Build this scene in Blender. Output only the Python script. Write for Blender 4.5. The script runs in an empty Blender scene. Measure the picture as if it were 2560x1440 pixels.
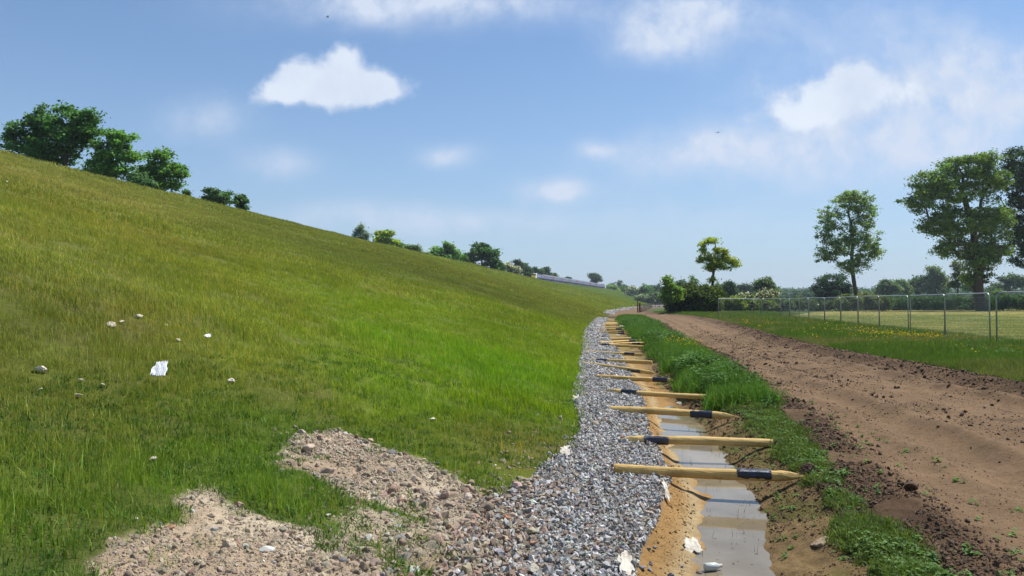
import bpy, math, random
import numpy as np
from mathutils import Vector, Matrix

# ------------------------------------------------------------------ camera, sky, sun, exposure
C = bpy.context.scene.collection
scene = bpy.context.scene
EYE = 1.7
FPX = 1900.0            # focal length in pixels of the 2560 px wide photograph
HOR = 755.0             # image row of the horizon
cam_data = bpy.data.cameras.new("camera")
cam_data.sensor_width = 36.0
cam_data.lens = 36.0 * FPX / 2560.0
cam_data.clip_start = 0.05
cam_data.clip_end = 9000.0
cam = bpy.data.objects.new("camera", cam_data)
C.objects.link(cam)
cam.location = (0, 0, EYE)
cam.rotation_euler = (math.radians(90) + math.atan((HOR - 720) / FPX), 0, 0)
scene.camera = cam

SUN_EL, SUN_AZ = math.radians(60), math.radians(56)
SDIR = Vector((math.sin(SUN_AZ) * math.cos(SUN_EL), math.cos(SUN_AZ) * math.cos(SUN_EL), math.sin(SUN_EL)))
sun_data = bpy.data.lights.new("sun", 'SUN')
sun_data.energy = 4.6
sun_data.angle = math.radians(0.53)
sun_data.color = (1.0, 0.95, 0.87)
sun = bpy.data.objects.new("sun", sun_data)
C.objects.link(sun)
sun.rotation_euler = (-SDIR).to_track_quat('-Z', 'Y').to_euler()
sun.location = (30, 60, 120)

scene.view_settings.view_transform = 'Standard'
scene.view_settings.look = 'None'
scene.view_settings.exposure = 0.56
scene.view_settings.gamma = 1.0
scene.cycles.max_bounces = 8
scene.cycles.diffuse_bounces = 3
scene.cycles.transparent_max_bounces = 16
scene.cycles.volume_bounces = 0
scene.cycles.use_denoising = True


class NT:
    """small helper to wire shader nodes"""
    def __init__(s, tree):
        s.t = tree; s.n = tree.nodes; s.l = tree.links
    def new(s, typ, **kw):
        n = s.n.new(typ)
        for k, v in kw.items(): setattr(n, k, v)
        return n
    def link(s, a, b): s.l.new(a, b)
    def put(s, sock, v):
        if hasattr(v, 'is_linked') or isinstance(v, bpy.types.NodeSocket): s.l.new(v, sock)
        else: sock.default_value = v
    def math(s, op, a, b=None, c=None, clamp=False):
        n = s.n.new('ShaderNodeMath'); n.operation = op; n.use_clamp = clamp
        s.put(n.inputs[0], a)
        if b is not None: s.put(n.inputs[1], b)
        if c is not None: s.put(n.inputs[2], c)
        return n.outputs[0]
    def vmath(s, op, a, b=None):
        n = s.n.new('ShaderNodeVectorMath'); n.operation = op
        s.put(n.inputs[0], a)
        if b is not None: s.put(n.inputs[1], b)
        return n.outputs[0]
    def smooth(s, v, lo, hi):
        n = s.n.new('ShaderNodeMapRange'); n.interpolation_type = 'SMOOTHSTEP'
        s.put(n.inputs[0], v); n.inputs[1].default_value = lo; n.inputs[2].default_value = hi
        return n.outputs[0]
    def remap(s, v, a, b, c, d):
        n = s.n.new('ShaderNodeMapRange')
        s.put(n.inputs[0], v)
        for i, q in enumerate((a, b, c, d)): n.inputs[1 + i].default_value = q
        return n.outputs[0]
    def noise(s, vec, scale, detail=4, rough=0.55, dist=0.0):
        n = s.n.new('ShaderNodeTexNoise')
        n.inputs['Scale'].default_value = scale; n.inputs['Detail'].default_value = detail
        n.inputs['Roughness'].default_value = rough; n.inputs['Distortion'].default_value = dist
        if vec is not None: s.l.new(vec, n.inputs['Vector'])
        return n.outputs[0]
    def mix(s, f, a, b, mode='MIX'):
        n = s.n.new('ShaderNodeMix'); n.data_type = 'RGBA'; n.blend_type = mode
        s.put(n.inputs[0], f); s.put(n.inputs[6], a); s.put(n.inputs[7], b)
        return n.outputs[2]


def build_world():
    w = bpy.data.worlds.new("World"); scene.world = w; w.use_nodes = True
    t = NT(w.node_tree); t.n.clear()
    out = t.new('ShaderNodeOutputWorld')
    sky = t.new('ShaderNodeTexSky'); sky.sky_type = 'NISHITA'
    sky.sun_disc = False; sky.sun_elevation = SUN_EL; sky.sun_rotation = SUN_AZ
    sky.air_density = 1.0; sky.dust_density = 0.35; sky.ozone_density = 2.2; sky.altitude = 50
    tc = t.new('ShaderNodeTexCoord')
    D = tc.outputs['Generated']
    bg1 = t.new('ShaderNodeBackground'); bg1.inputs[1].default_value = 0.09
    # clouds, laid out by compass direction and elevation (gnomonic about north)
    sep = t.new('ShaderNodeSeparateXYZ'); t.link(D, sep.inputs[0])
    yy = t.math('MAXIMUM', sep.outputs[1], 0.05)
    u = t.math('DIVIDE', sep.outputs[0], yy); v = t.math('DIVIDE', sep.outputs[2], yy)
    cmb = t.new('ShaderNodeCombineXYZ'); t.link(u, cmb.inputs[0]); t.link(v, cmb.inputs[1])
    P = cmb.outputs[0]
    wn = t.new('ShaderNodeTexNoise'); wn.inputs['Scale'].default_value = 11.0; wn.inputs['Detail'].default_value = 5
    t.link(P, wn.inputs['Vector'])
    wv = t.vmath('SUBTRACT', wn.outputs[1], (0.5, 0.5, 0.5))
    sc = t.new('ShaderNodeVectorMath', operation='SCALE'); t.link(wv, sc.inputs[0]); sc.inputs[3].default_value = 0.028
    PW = t.vmath('ADD', P, sc.outputs[0])
    n_fine = t.noise(PW, 22.0, 6, 0.6)
    n_big = t.noise(PW, 6.0, 5, 0.6)
    sp = t.new('ShaderNodeSeparateXYZ'); t.link(PW, sp.inputs[0])
    def blob(px, py, rx, ry, amp=1.0):
        a = t.math('MULTIPLY', t.math('SUBTRACT', sp.outputs[0], (px - 1280) / FPX), FPX / rx)
        b = t.math('MULTIPLY', t.math('SUBTRACT', sp.outputs[1], (HOR - py) / FPX), FPX / ry)
        d = t.math('ADD', t.math('MULTIPLY', a, a), t.math('MULTIPLY', b, b))
        return t.math('MULTIPLY', t.math('POWER', 2.718, t.math('MULTIPLY', d, -1.0)), amp)
    def acc(lst, op='ADD'):
        r = None
        for b in lst:
            s_ = blob(*b); r = s_ if r is None else t.math(op, r, s_)
        return r
    cum = acc([(850, 225, 150, 48, 1.0), (862, 140, 48, 48, 1.0), (760, 180, 70, 55, .8), (700, 240, 85, 36, .8), (960, 200, 70, 50, .75),
               (2100, 240, 170, 66, .95), (2150, 185, 80, 50, .65), (2000, 290, 130, 40, .7), (2330, 250, 120, 60, .42), (2480, 230, 120, 80, .45)])
    cum_a = t.smooth(t.math('ADD', cum, t.math('ADD', t.math('MULTIPLY', t.math('SUBTRACT', n_fine, 0.5), 1.5), t.math('MULTIPLY', t.math('SUBTRACT', n_big, 0.5), 0.35))), 0.30, 0.95)
    cum_a = t.math('MULTIPLY', cum_a, 0.92)
    veil = acc([(1080, 5, 360, 50, 1.0), (1700, 60, 150, 60, .6), (1640, 110, 90, 45, .6), (1800, 20, 180, 45, .6), (2450, 240, 240, 120, 1.0), (1770, 375, 190, 50, 1.0), (2280, 310, 280, 70, .6), (2150, 180, 480, 230, .14),
                (1400, 474, 80, 26, 1.1), (1120, 388, 70, 26, .7), (1500, 370, 45, 20, .6), (880, 540, 200, 32, .42), (1150, 560, 160, 30, .42),
                (700, 405, 90, 40, .5), (510, 300, 100, 50, .42), (2200, 340, 260, 70, .45), (2000, 420, 420, 60, .40), (1350, 560, 300, 40, .25),
                (1900, 560, 420, 60, .25), (2200, 80, 250, 90, .25)])
    veil_a = t.math('MULTIPLY', veil, t.remap(n_big, 0.25, 0.75, 0.2, 1.9), clamp=True)
    veil_a = t.math('MULTIPLY', veil_a, t.remap(n_fine, 0.3, 0.7, 0.45, 1.3), clamp=True)
    # elsewhere in the sky: scattered soft cloud out of view
    gen = t.smooth(t.noise(D, 3.0, 6, 0.6), 0.55, 0.8)
    behind = t.smooth(sep.outputs[1], 0.45, 0.2)
    gen = t.math('MULTIPLY', gen, t.math('MULTIPLY', behind, t.smooth(sep.outputs[2], 0.02, 0.2)))
    # pale moisture near the horizon
    hz = t.math('MULTIPLY', t.math('POWER', 2.718, t.math('MULTIPLY', t.math('MAXIMUM', sep.outputs[2], 0.0), -5.4)), 0.85)
    a = t.math('SUBTRACT', 1.0, t.math('MULTIPLY', t.math('SUBTRACT', 1.0, veil_a), t.math('SUBTRACT', 1.0, cum_a)))
    front = t.smooth(sep.outputs[1], 0.2, 0.45)
    a = t.math('ADD', t.math('MULTIPLY', a, front), t.math('MULTIPLY', gen, 0.8), clamp=True)
    t.link(t.mix(1.0, sky.outputs[0], (0.66, 0.85, 1.0, 1), 'MULTIPLY'), bg1.inputs[0])
    bg3 = t.new('ShaderNodeBackground'); bg3.inputs[0].default_value = (0.32, 0.39, 0.49, 1); bg3.inputs[1].default_value = 1.0
    m0 = t.new('ShaderNodeMixShader'); t.link(hz, m0.inputs[0]); t.link(bg1.outputs[0], m0.inputs[1]); t.link(bg3.outputs[0], m0.inputs[2])
    bg2 = t.new('ShaderNodeBackground'); bg2.inputs[1].default_value = 1.0
    shade = t.smooth(t.math('ADD', n_big, t.math('MULTIPLY', cum_a, 0.35)), 0.4, 0.95)
    lit = t.mix(shade, (0.36, 0.43, 0.57, 1), (0.56, 0.61, 0.68, 1))
    t.link(t.mix(cum_a, (0.45, 0.51, 0.62, 1), lit), bg2.inputs[0])
    m1 = t.new('ShaderNodeMixShader'); t.link(a, m1.inputs[0]); t.link(m0.outputs[0], m1.inputs[1]); t.link(bg2.outputs[0], m1.inputs[2])
    t.link(m1.outputs[0], out.inputs[0])
build_world()

rng = np.random.default_rng(7)
random.seed(7)
HAZE_DENSITY = 0.00016


# ------------------------------------------------------------------ small tools
def lin(c):
    c = np.asarray(c, float) / 255.0
    return np.where(c <= 0.04045, c / 12.92, ((c + 0.055) / 1.055) ** 2.4)


def _hash(ix, iy, seed):
    h = (ix.astype(np.int64) * 374761393 + iy.astype(np.int64) * 668265263 + seed * 1442695041) & 0xFFFFFFFF
    h = ((h ^ (h >> 13)) * 1274126177) & 0xFFFFFFFF
    h = (h ^ (h >> 16)) & 0xFFFFFFFF
    return h / 4294967295.0


def vnoise(x, y, s, seed=0):
    """value noise in -1..1 with features of size s"""
    x = np.asarray(x, float) / s; y = np.asarray(y, float) / s
    ix = np.floor(x); iy = np.floor(y); fx = x - ix; fy = y - iy
    fx = fx * fx * fx * (fx * (fx * 6 - 15) + 10); fy = fy * fy * fy * (fy * (fy * 6 - 15) + 10)
    a = _hash(ix, iy, seed); b = _hash(ix + 1, iy, seed); c = _hash(ix, iy + 1, seed); d = _hash(ix + 1, iy + 1, seed)
    return 2 * ((a * (1 - fx) + b * fx) * (1 - fy) + (c * (1 - fx) + d * fx) * fy) - 1


def fbm(x, y, s, oct=4, seed=0, gain=0.5):
    r = 0; amp = 1.0; tot = 0
    for i in range(oct):
        r = r + amp * vnoise(x, y, s / 2 ** i, seed + 17 * i); tot += amp; amp *= gain
    return r / tot


def sstep(v, a, b):
    t = np.clip((v - a) / (b - a), 0, 1); return t * t * (3 - 2 * t)


def curve(pts):
    p = np.array(pts, float)
    return lambda y: np.interp(y, p[:, 0], p[:, 1])


def tag(o, label=None, cat=None, group=None, kind=None):
    if label: o["label"] = label
    if cat: o["category"] = cat
    if group: o["group"] = group
    if kind: o["kind"] = kind
    return o


def empty(name, loc=(0, 0, 0), rz=0.0):
    o = bpy.data.objects.new(name, None); C.objects.link(o)
    o.location = loc; o.rotation_euler = (0, 0, rz); o.empty_display_size = 0.2
    return o


def mesh_obj(name, V, F, mat, parent=None, col=None, smooth=False, link=True, uv=None):
    """V (n,3); F list of faces or (m,k) array; col (n,3) point colours"""
    me = bpy.data.meshes.new(name)
    V = np.asarray(V, np.float32)
    if isinstance(F, np.ndarray) and F.ndim == 2:
        m, k = F.shape
        me.vertices.add(len(V)); me.vertices.foreach_set('co', V.ravel())
        me.loops.add(m * k); me.loops.foreach_set('vertex_index', F.astype(np.int32).ravel())
        me.polygons.add(m)
        me.polygons.foreach_set('loop_start', np.arange(0, m * k, k, dtype=np.int32))
        me.polygons.foreach_set('loop_total', np.full(m, k, np.int32))
        me.update(calc_edges=True)
    else:
        me.from_pydata([tuple(map(float, v)) for v in V], [], [tuple(int(i) for i in f) for f in F])
    if col is not None:
        a = me.attributes.new('bc', 'FLOAT_COLOR', 'POINT')
        cc = np.ones((len(V), 4), np.float32); cc[:, :3] = col
        a.data.foreach_set('color', cc.ravel())
    if smooth: me.polygons.foreach_set('use_smooth', np.ones(len(me.polygons), bool))
    if mat is not None:
        for q in (mat if isinstance(mat, (list, tuple)) else [mat]): me.materials.append(q)
    o = bpy.data.objects.new(name, me)
    if link: C.objects.link(o)
    if parent is not None: o.parent = parent
    return o


class MB:
    """collects primitive shapes of one part"""
    def __init__(s): s.V = []; s.F = []; s.n = 0
    def add(s, V, F):
        s.V.extend([tuple(v) for v in V]); s.F.extend([tuple(i + s.n for i in f) for f in F]); s.n = len(s.V)
    def box(s, c, d, rz=0.0):
        ca, sa = math.cos(rz), math.sin(rz); V = []
        for dx in (-1, 1):
            for dy in (-1, 1):
                for dz in (-1, 1):
                    x, y = dx * d[0] / 2, dy * d[1] / 2
                    V.append((c[0] + x * ca - y * sa, c[1] + x * sa + y * ca, c[2] + dz * d[2] / 2))
        s.add(V, [(0, 1, 3, 2), (4, 6, 7, 5), (0, 4, 5, 1), (2, 3, 7, 6), (0, 2, 6, 4), (1, 5, 7, 3)])
    def tube(s, pts, r, n=8, cap=True):
        pts = [Vector(p) for p in pts]; R = r if isinstance(r, (list, tuple)) else [r] * len(pts)
        V = []; F = []
        prev = None
        for i, p in enumerate(pts):
            d = (pts[min(i + 1, len(pts) - 1)] - pts[max(i - 1, 0)]).normalized()
            up = Vector((0, 0, 1)) if abs(d.z) < 0.95 else Vector((1, 0, 0))
            a = d.cross(up).normalized() if prev is None else (prev - d * prev.dot(d)).normalized()
            prev = a; b = d.cross(a)
            for k in range(n):
                t = 2 * math.pi * k / n
                V.append(p + (a * math.cos(t) + b * math.sin(t)) * R[i])
        for i in range(len(pts) - 1):
            for k in range(n):
                F.append((i * n + k, i * n + (k + 1) % n, (i + 1) * n + (k + 1) % n, (i + 1) * n + k))
        if cap:
            F.append(tuple(range(n - 1, -1, -1))); F.append(tuple(range((len(pts) - 1) * n, len(pts) * n)))
        s.add(V, F)
    def build(s, name, mat, parent=None, smooth=False):
        o = mesh_obj(name, np.array(s.V), s.F, mat, parent, smooth=smooth)
        return o


# ------------------------------------------------------------------ materials
def new_mat(name):
    m = bpy.data.materials.new(name); m.use_nodes = True
    t = NT(m.node_tree); t.n.clear()
    out = t.new('ShaderNodeOutputMaterial')
    return m, t, out


def principled(t, out, color, rough=0.9, spec=0.2, bump=None, bstr=0.3, bdist=0.01, metal=0.0):
    p = t.new('ShaderNodeBsdfPrincipled')
    t.put(p.inputs['Base Color'], color); t.put(p.inputs['Roughness'], rough)
    p.inputs['Specular IOR Level'].default_value = spec; p.inputs['Metallic'].default_value = metal
    if bump is not None:
        b = t.new('ShaderNodeBump'); b.inputs['Strength'].default_value = bstr; b.inputs['Distance'].default_value = bdist
        t.link(bump, b.inputs['Height']); t.link(b.outputs[0], p.inputs['Normal'])
    t.link(p.outputs[0], out.inputs[0])
    return p


def attr(t, name, typ='GEOMETRY'):
    n = t.new('ShaderNodeAttribute'); n.attribute_name = name; n.attribute_type = typ
    return n.outputs['Color']


def simple_mat(name, col, rough=0.7, spec=0.3, metal=0.0, var=0.12, scale=6.0, bstr=0.0, dirt=None):
    m, t, out = new_mat(name)
    pos = t.new('ShaderNodeTexCoord').outputs['Object']
    n = t.noise(pos, scale, 5, 0.6)
    c = t.mix(t.remap(n, 0.3, 0.7, 0, 1), tuple(max(0, q * (1 - var)) for q in col) + (1,), tuple(min(1, q * (1 + var)) for q in col) + (1,))
    if dirt:
        c = t.mix(t.smooth(t.noise(pos, scale * 0.37, 6, 0.7), 0.5, 0.72), c, dirt + (1,))
    principled(t, out, c, rough, spec, n if bstr else None, bstr, 0.01, metal)
    return m


def ground_mat():
    m, t, out = new_mat("ground_soil")
    pos = t.new('ShaderNodeNewGeometry').outputs['Position']
    base = attr(t, 'bc')
    n1 = t.noise(pos, 1.7, 5, 0.65); n2 = t.noise(pos, 14.0, 5, 0.7); n3 = t.noise(pos, 90.0, 4, 0.7)
    f = t.math('MULTIPLY', t.remap(n1, 0.3, 0.7, 0.86, 1.14), t.math('MULTIPLY', t.remap(n2, 0.3, 0.7, 0.78, 1.2), t.remap(n3, 0.3, 0.7, 0.78, 1.22)))
    sc = t.new('ShaderNodeVectorMath', operation='SCALE'); t.link(base, sc.inputs[0]); t.link(f, sc.inputs[3])
    h = t.math('ADD', t.math('MULTIPLY', n2, 0.6), t.math('MULTIPLY', n3, 0.4))
    principled(t, out, sc.outputs[0], 0.95, 0.12, h, 0.9, 0.03)
    return m


def leaf_mat(name, instancer=False, trans=0.5, gloss=0.02):
    m, t, out = new_mat(name)
    c = attr(t, 'bc')
    if instancer: c = t.mix(1.0, c, attr(t, 'tint', 'INSTANCER'), 'MULTIPLY')
    d = t.new('ShaderNodeBsdfDiffuse'); t.link(c, d.inputs[0])
    tr = t.new('ShaderNodeBsdfTranslucent')
    t.link(t.mix(1.0, c, (1.08, 1.1, 0.66, 1), 'MULTIPLY'), tr.inputs[0])
    mx = t.new('ShaderNodeMixShader'); mx.inputs[0].default_value = trans
    t.link(d.outputs[0], mx.inputs[1]); t.link(tr.outputs[0], mx.inputs[2])
    g = t.new('ShaderNodeBsdfGlossy'); g.inputs['Roughness'].default_value = 0.6; g.inputs[0].default_value = (0.9, 0.95, 1, 1)
    mg = t.new('ShaderNodeMixShader'); mg.inputs[0].default_value = gloss
    t.link(mx.outputs[0], mg.inputs[1]); t.link(g.outputs[0], mg.inputs[2])
    t.link(mg.outputs[0], out.inputs[0])
    return m


def stone_mat(name, instancer=True):
    m, t, out = new_mat(name)
    pos = t.new('ShaderNodeTexCoord').outputs['Object']
    n = t.noise(pos, 3.0, 5, 0.65); n2 = t.noise(pos, 14.0, 3, 0.6)
    c = attr(t, 'tint', 'INSTANCER') if instancer else attr(t, 'bc')
    f = t.math('MULTIPLY', t.remap(n, 0.3, 0.7, 0.78, 1.2), t.remap(n2, 0.3, 0.7, 0.9, 1.1))
    sc = t.new('ShaderNodeVectorMath', operation='SCALE'); t.link(c, sc.inputs[0]); t.link(f, sc.inputs[3])
    principled(t, out, sc.outputs[0], 0.8, 0.3, n2, 0.5, 0.1)
    return m


def bark_mat():
    m, t, out = new_mat("bark")
    pos = t.new('ShaderNodeTexCoord').outputs['Object']
    mp = t.new('ShaderNodeMapping'); mp.inputs['Scale'].default_value = (1, 1, 0.25); t.link(pos, mp.inputs[0])
    n = t.noise(mp.outputs[0], 9.0, 5, 0.7)
    c = t.mix(t.remap(n, 0.3, 0.7, 0, 1), (0.035, 0.028, 0.02, 1), (0.12, 0.10, 0.075, 1))
    principled(t, out, c, 0.9, 0.15, n, 0.6, 0.05)
    return m


def wood_mat(name, ca, cb, knots=True):
    m, t, out = new_mat(name)
    pos = t.new('ShaderNodeTexCoord').outputs['Object']
    mp = t.new('ShaderNodeMapping'); mp.inputs['Scale'].default_value = (1.2, 26, 26); t.link(pos, mp.inputs[0])
    n = t.noise(mp.outputs[0], 2.2, 5, 0.6, 0.4)
    c = t.mix(t.smooth(n, 0.3, 0.72), ca + (1,), cb + (1,))
    oi = t.new('ShaderNodeObjectInfo')
    c = t.mix(t.remap(oi.outputs['Random'], 0, 1, 0.0, 0.55), c, tuple(q * f for q, f in zip(ca, (.95, .9, .8))) + (1,))
    st = t.smooth(t.noise(pos, 2.6, 5, 0.7), 0.52, 0.75)
    c = t.mix(t.math('MULTIPLY', st, 0.6), c, tuple(q * 0.36 for q in ca) + (1,))
    if knots:
        mp2 = t.new('ShaderNodeMapping'); mp2.inputs['Scale'].default_value = (5, 14, 14); t.link(pos, mp2.inputs[0])
        k = t.smooth(t.noise(mp2.outputs[0], 1.3, 2, 0.5), 0.66, 0.78)
        c = t.mix(t.math('MULTIPLY', k, 0.6), c, tuple(q * 0.35 for q in ca) + (1,))
    principled(t, out, c, 0.75, 0.25, n, 0.35, 0.01)
    return m


M_ground = ground_mat()
M_leaf = leaf_mat("leaves")
M_grass = leaf_mat("grass_blades", True, 0.42, 0.015)
M_stone = stone_mat("crushed_stone", True)
M_rock = stone_mat("rock", False)
M_bark = bark_mat()
M_post = wood_mat("peeled_timber", (0.47, 0.31, 0.10), (0.74, 0.54, 0.23))
M_oldwood = wood_mat("weathered_timber", (0.20, 0.17, 0.12), (0.42, 0.37, 0.29), False)
M_steel = simple_mat("galvanised_steel", (0.42, 0.44, 0.46), 0.45, 0.5, 0.55, 0.1, 9)
M_wire = simple_mat("galvanised_wire", (0.34, 0.36, 0.38), 0.5, 0.4, 0.4, 0.05, 9)
M_sleeve = simple_mat("dark_plastic_sleeve", (0.016, 0.019, 0.034), 0.32, 0.5, 0, 0.4, 14, 0.2, (0.10, 0.11, 0.13))
M_letter = simple_mat("white_print", (0.62, 0.64, 0.66), 0.6, 0.3, 0, 0.3, 40)
M_fabric = simple_mat("white_fabric", (0.56, 0.53, 0.45), 0.9, 0.15, 0, 0.15, 18, 0.3, (0.34, 0.27, 0.18))


# ------------------------------------------------------------------ plan of the place (metres; x east, y away from the camera)
T_ = curve([(-30, -5), (0, -.9), (3, -.62), (4.7, -.38), (6.2, -.25), (6.7, .1), (7.8, .41), (8.8, .75), (10.6, .95), (13.2, 1.1), (18.5, 1.68), (25.8, 2.4), (43, 4.1),
            (72, 7.9), (92, 11), (120, 14.6), (140, 17.6), (200, 30), (250, 42), (350, 62), (439, 80), (650, 130), (900, 220), (4000, 1200)])
C_ = curve([(-60, -66), (22, -51), (68, -45.8), (81, -43.9), (97, -41.6), (112.5, -39.4), (131.5, -37), (162, -33.5), (197, -27.5), (256, -16.6), (329, -5.0), (400, 6.5), (455, 16.6),
            (520, 36), (670, 85), (900, 165), (4000, 1100)])
H_ = curve([(-60, 15.2), (330, 15.2), (455, 14.7), (670, 12.9), (700, 12.4), (760, 9.5), (860, 4), (1000, 0.5), (4000, 0)])
G_ = curve([(-5, -.2), (2, .3), (4.7, .69), (5.6, 1.0), (6.95, 1.41), (8.2, 1.58), (10.6, 1.87), (14, 2.36), (18.5, 2.82), (25.8, 3.6), (34, 4.4), (50, 6.0), (77, 9.6), (95, 12.6),
            (120, 16.2), (140, 19.4), (200, 32), (4000, 1202)])
B_ = curve([(-5, 1.0), (3, 2.0), (5, 2.35), (7.4, 2.85), (11.25, 3.35), (13.7, 3.55), (16.6, 3.8), (25, 4.9), (38, 6.4), (50, 7.7), (77, 11.2), (95, 14), (4000, 1204)])
V_ = curve([(-5, 1.9), (3, 2.3), (5.9, 2.8), (7.3, 3.1), (11, 3.95), (15.8, 4.8), (24.8, 6.2), (38, 7.9), (60, 11.5), (88, 15.2), (96, 15.0), (4000, 1205)])
R_ = curve([(-5, 10.6), (15.4, 10.4), (20, 10.8), (26, 11.2), (36, 12.8), (54, 16.2), (72, 19.3), (92, 22), (108, 21.6), (130, 23.5), (160, 28.5), (200, 38), (250, 52), (300, 64), (4000, 1300)])
F_ = curve([(-5, 15.5), (28.6, 18.3), (34, 19.8), (50, 22.6), (56, 23.5), (68, 26.0), (76, 27.2), (82, 28.5), (129, 52), (160, 76), (200, 105), (4000, 2500)])
DP_ = curve([(0, -.34), (12.5, -.33), (13.6, -.27), (15, -.20), (22, -.20), (24.5, -.28), (26, -.28), (28, -.19), (41, -.19), (44, -.28), (48, -.28), (51, -.18), (75, -.12), (82, 0), (4000, 0)])
WATER = -0.185


def base_height(x, y):
    x = np.asarray(x, float); y = np.asarray(y, float)
    T = T_(y); Cc = C_(y); H = H_(y)
    t = (T - x) / np.maximum(T - Cc, 1e-3)
    k = 0.02
    up = np.where(t < k, 0.5 * np.clip(t + k, 0, None) ** 2 / (2 * k), t)      # eased toe
    up = np.minimum(up, 1 - 0.0)
    z = H * np.clip(up, 0, 1)
    over = Cc - 11.0 - x                                                         # far flank of the embankment
    z = z - np.clip(over, 0, None) * 0.5
    z = np.maximum(z, np.where(over > 0, -1.0, -99))
    # ditch between the gravel and the bank
    G = G_(y); B = B_(y)
    f = (x - G) / np.maximum(B - G, .05)
    f = f + (.05 * fbm(y, x * .4, 1.3, 3, 8) + .04 * vnoise(y, x, .35, 9) + .018 * vnoise(y, x, .11, 10)) * sstep(f, .05, .2) * sstep(f, 1.1, .8)
    depth = DP_(y) / -0.33 * (1 + .12 * vnoise(y, y * 0, 2.3, 6))
    prof = np.interp(f, [-.02, .03, .20, .30, .42, .54, .62, .8, 1.0, 1.25, 1.8], [0, -.06, -.170, -.20, -.25, -.222, -.20, -.09, .03, .07, .03])
    inside = (f > -.02) & (y < 84)
    z = np.where(inside, np.where(prof < 0, prof * depth, prof) * np.clip((f < 1.8), 0, 1), z)
    # far hills
    r = np.hypot(x, y)
    z = z + sstep(y, 480, 1700) * (13 + 9 * fbm(x, y, 520, 3, 5)) * sstep(x - T, 0, 120) + sstep(y, 1700, 3600) * 18
    return z


def detail_height(x, y):
    """soil lumps, ruts and uneven turf"""
    T = T_(y); G = G_(y); B = B_(y); V = V_(y); R = R_(y); F = F_(y)
    r = np.hypot(x, y)
    z = np.zeros_like(x)
    emb = x < T
    z = np.where(emb, (0.16 * fbm(x, y, 6.5, 3, 11) + .22 * vnoise(x, y, 17, 19)) * np.clip((T - x) / 2, 0, 1) + 0.03 * fbm(x, y, .6, 3, 12), z)
    dm = dirt_mask(x, y)
    z = z + dm * (0.05 * fbm(x, y, .5, 4, 13) + 0.03 * fbm(x, y, .10, 3, 14, .65))
    gr = (x >= T) & (x < G)
    z = np.where(gr, 0.02 * fbm(x, y, .5, 3, 15), z)
    di = (x >= G) & (x < B) & (y < 84)
    z = np.where(di, 0.03 * fbm(x, y, .35, 4, 16, .6) + .012 * fbm(x, y, .06, 2, 17) * np.clip((x - (G + B) / 2) / 0.4, 0, 1), z)
    ve = (x >= B) & (x < V)
    z = np.where(ve, 0.05 * fbm(x, y, .45, 4, 18) + .025, z)
    tr = (x >= V) & (x < R)
    w = np.maximum(R - V, 1e-3); s = (x - V) / w
    rut = 0
    for cc, dd in ((.22, .085), (.36, .05), (.62, .075), (.78, .07)):
        e = (s - cc - .02 * vnoise(y, y * 0, 9, 3)) * w
        lug = np.sin(6.283 * (y + .55 * np.abs(e)) / .17) * np.clip(vnoise(x, y, 1.7, 29) + .25, 0, 1)
        rut = rut + .016 * lug * np.exp(-(e / .24) ** 2)
        rut = rut - dd * np.exp(-(e / .28) ** 2) + dd * .8 * np.exp(-((np.abs(e) - .5) / .16) ** 2) * (0.5 + 0.5 * vnoise(x, y, .8, 21))
    edge = np.exp(-((x - V - .25) / .4) ** 2) * .06 + np.exp(-((R - x - .5) / .6) ** 2) * .10
    rough = np.clip(edge / .06, 0, 1) + .25 + np.exp(-((s - .53) * w / .8) ** 2) * .4
    tz = rut + edge + 0.045 * rough * np.clip(fbm(x, y, .22, 4, 22, .6) + .15, -.4, 1) + .02 * fbm(x, y, 1.6, 3, 23)
    z = np.where(tr, tz, z)
    rv = (x >= R)
    z = np.where(rv, .06 * fbm(x, y, 2.2, 4, 24) + .03, z)
    return z * np.clip(1.4 - r / 160, 0.15, 1)


def ray(px, py):
    return (px - 1280) / FPX, (HOR - py) / FPX


def hit(px, py, lift=0.0):
    """the point of the bare ground that lies along a direction of view"""
    dx, dz = ray(px, py)
    y = np.exp(np.linspace(math.log(2.0), math.log(1500), 6000))
    g = base_height(dx * y, y) + lift - (EYE + dz * y)
    i = int(np.argmax(g > 0))
    if not (g > 0).any(): i = len(y) - 1
    if i > 0:
        a = g[i - 1] / (g[i - 1] - g[i]); yy = y[i - 1] + a * (y[i] - y[i - 1])
    else: yy = y[0]
    return float(dx * yy), float(yy)


def at(px, py, d):
    """point seen in a direction at a depth"""
    dx, dz = ray(px, py)
    return Vector((dx * d, d, EYE + dz * d))


def poly_sdf(x, y, poly):
    """signed distance to a plan polygon, positive inside"""
    d = np.full(x.shape, 1e9); ins = np.zeros(x.shape, bool)
    n = len(poly)
    for i in range(n):
        ax, ay = poly[i]; bx, by = poly[(i + 1) % n]
        ex, ey = bx - ax, by - ay; L = ex * ex + ey * ey + 1e-12
        t = np.clip(((x - ax) * ex + (y - ay) * ey) / L, 0, 1)
        d = np.minimum(d, np.hypot(x - ax - t * ex, y - ay - t * ey))
        c = ((ay > y) != (by > y)) & (x < ex * (y - ay) / (ey if abs(ey) > 1e-12 else 1e-12) + ax)
        ins ^= c
    return np.where(ins, d, -d)


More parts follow.
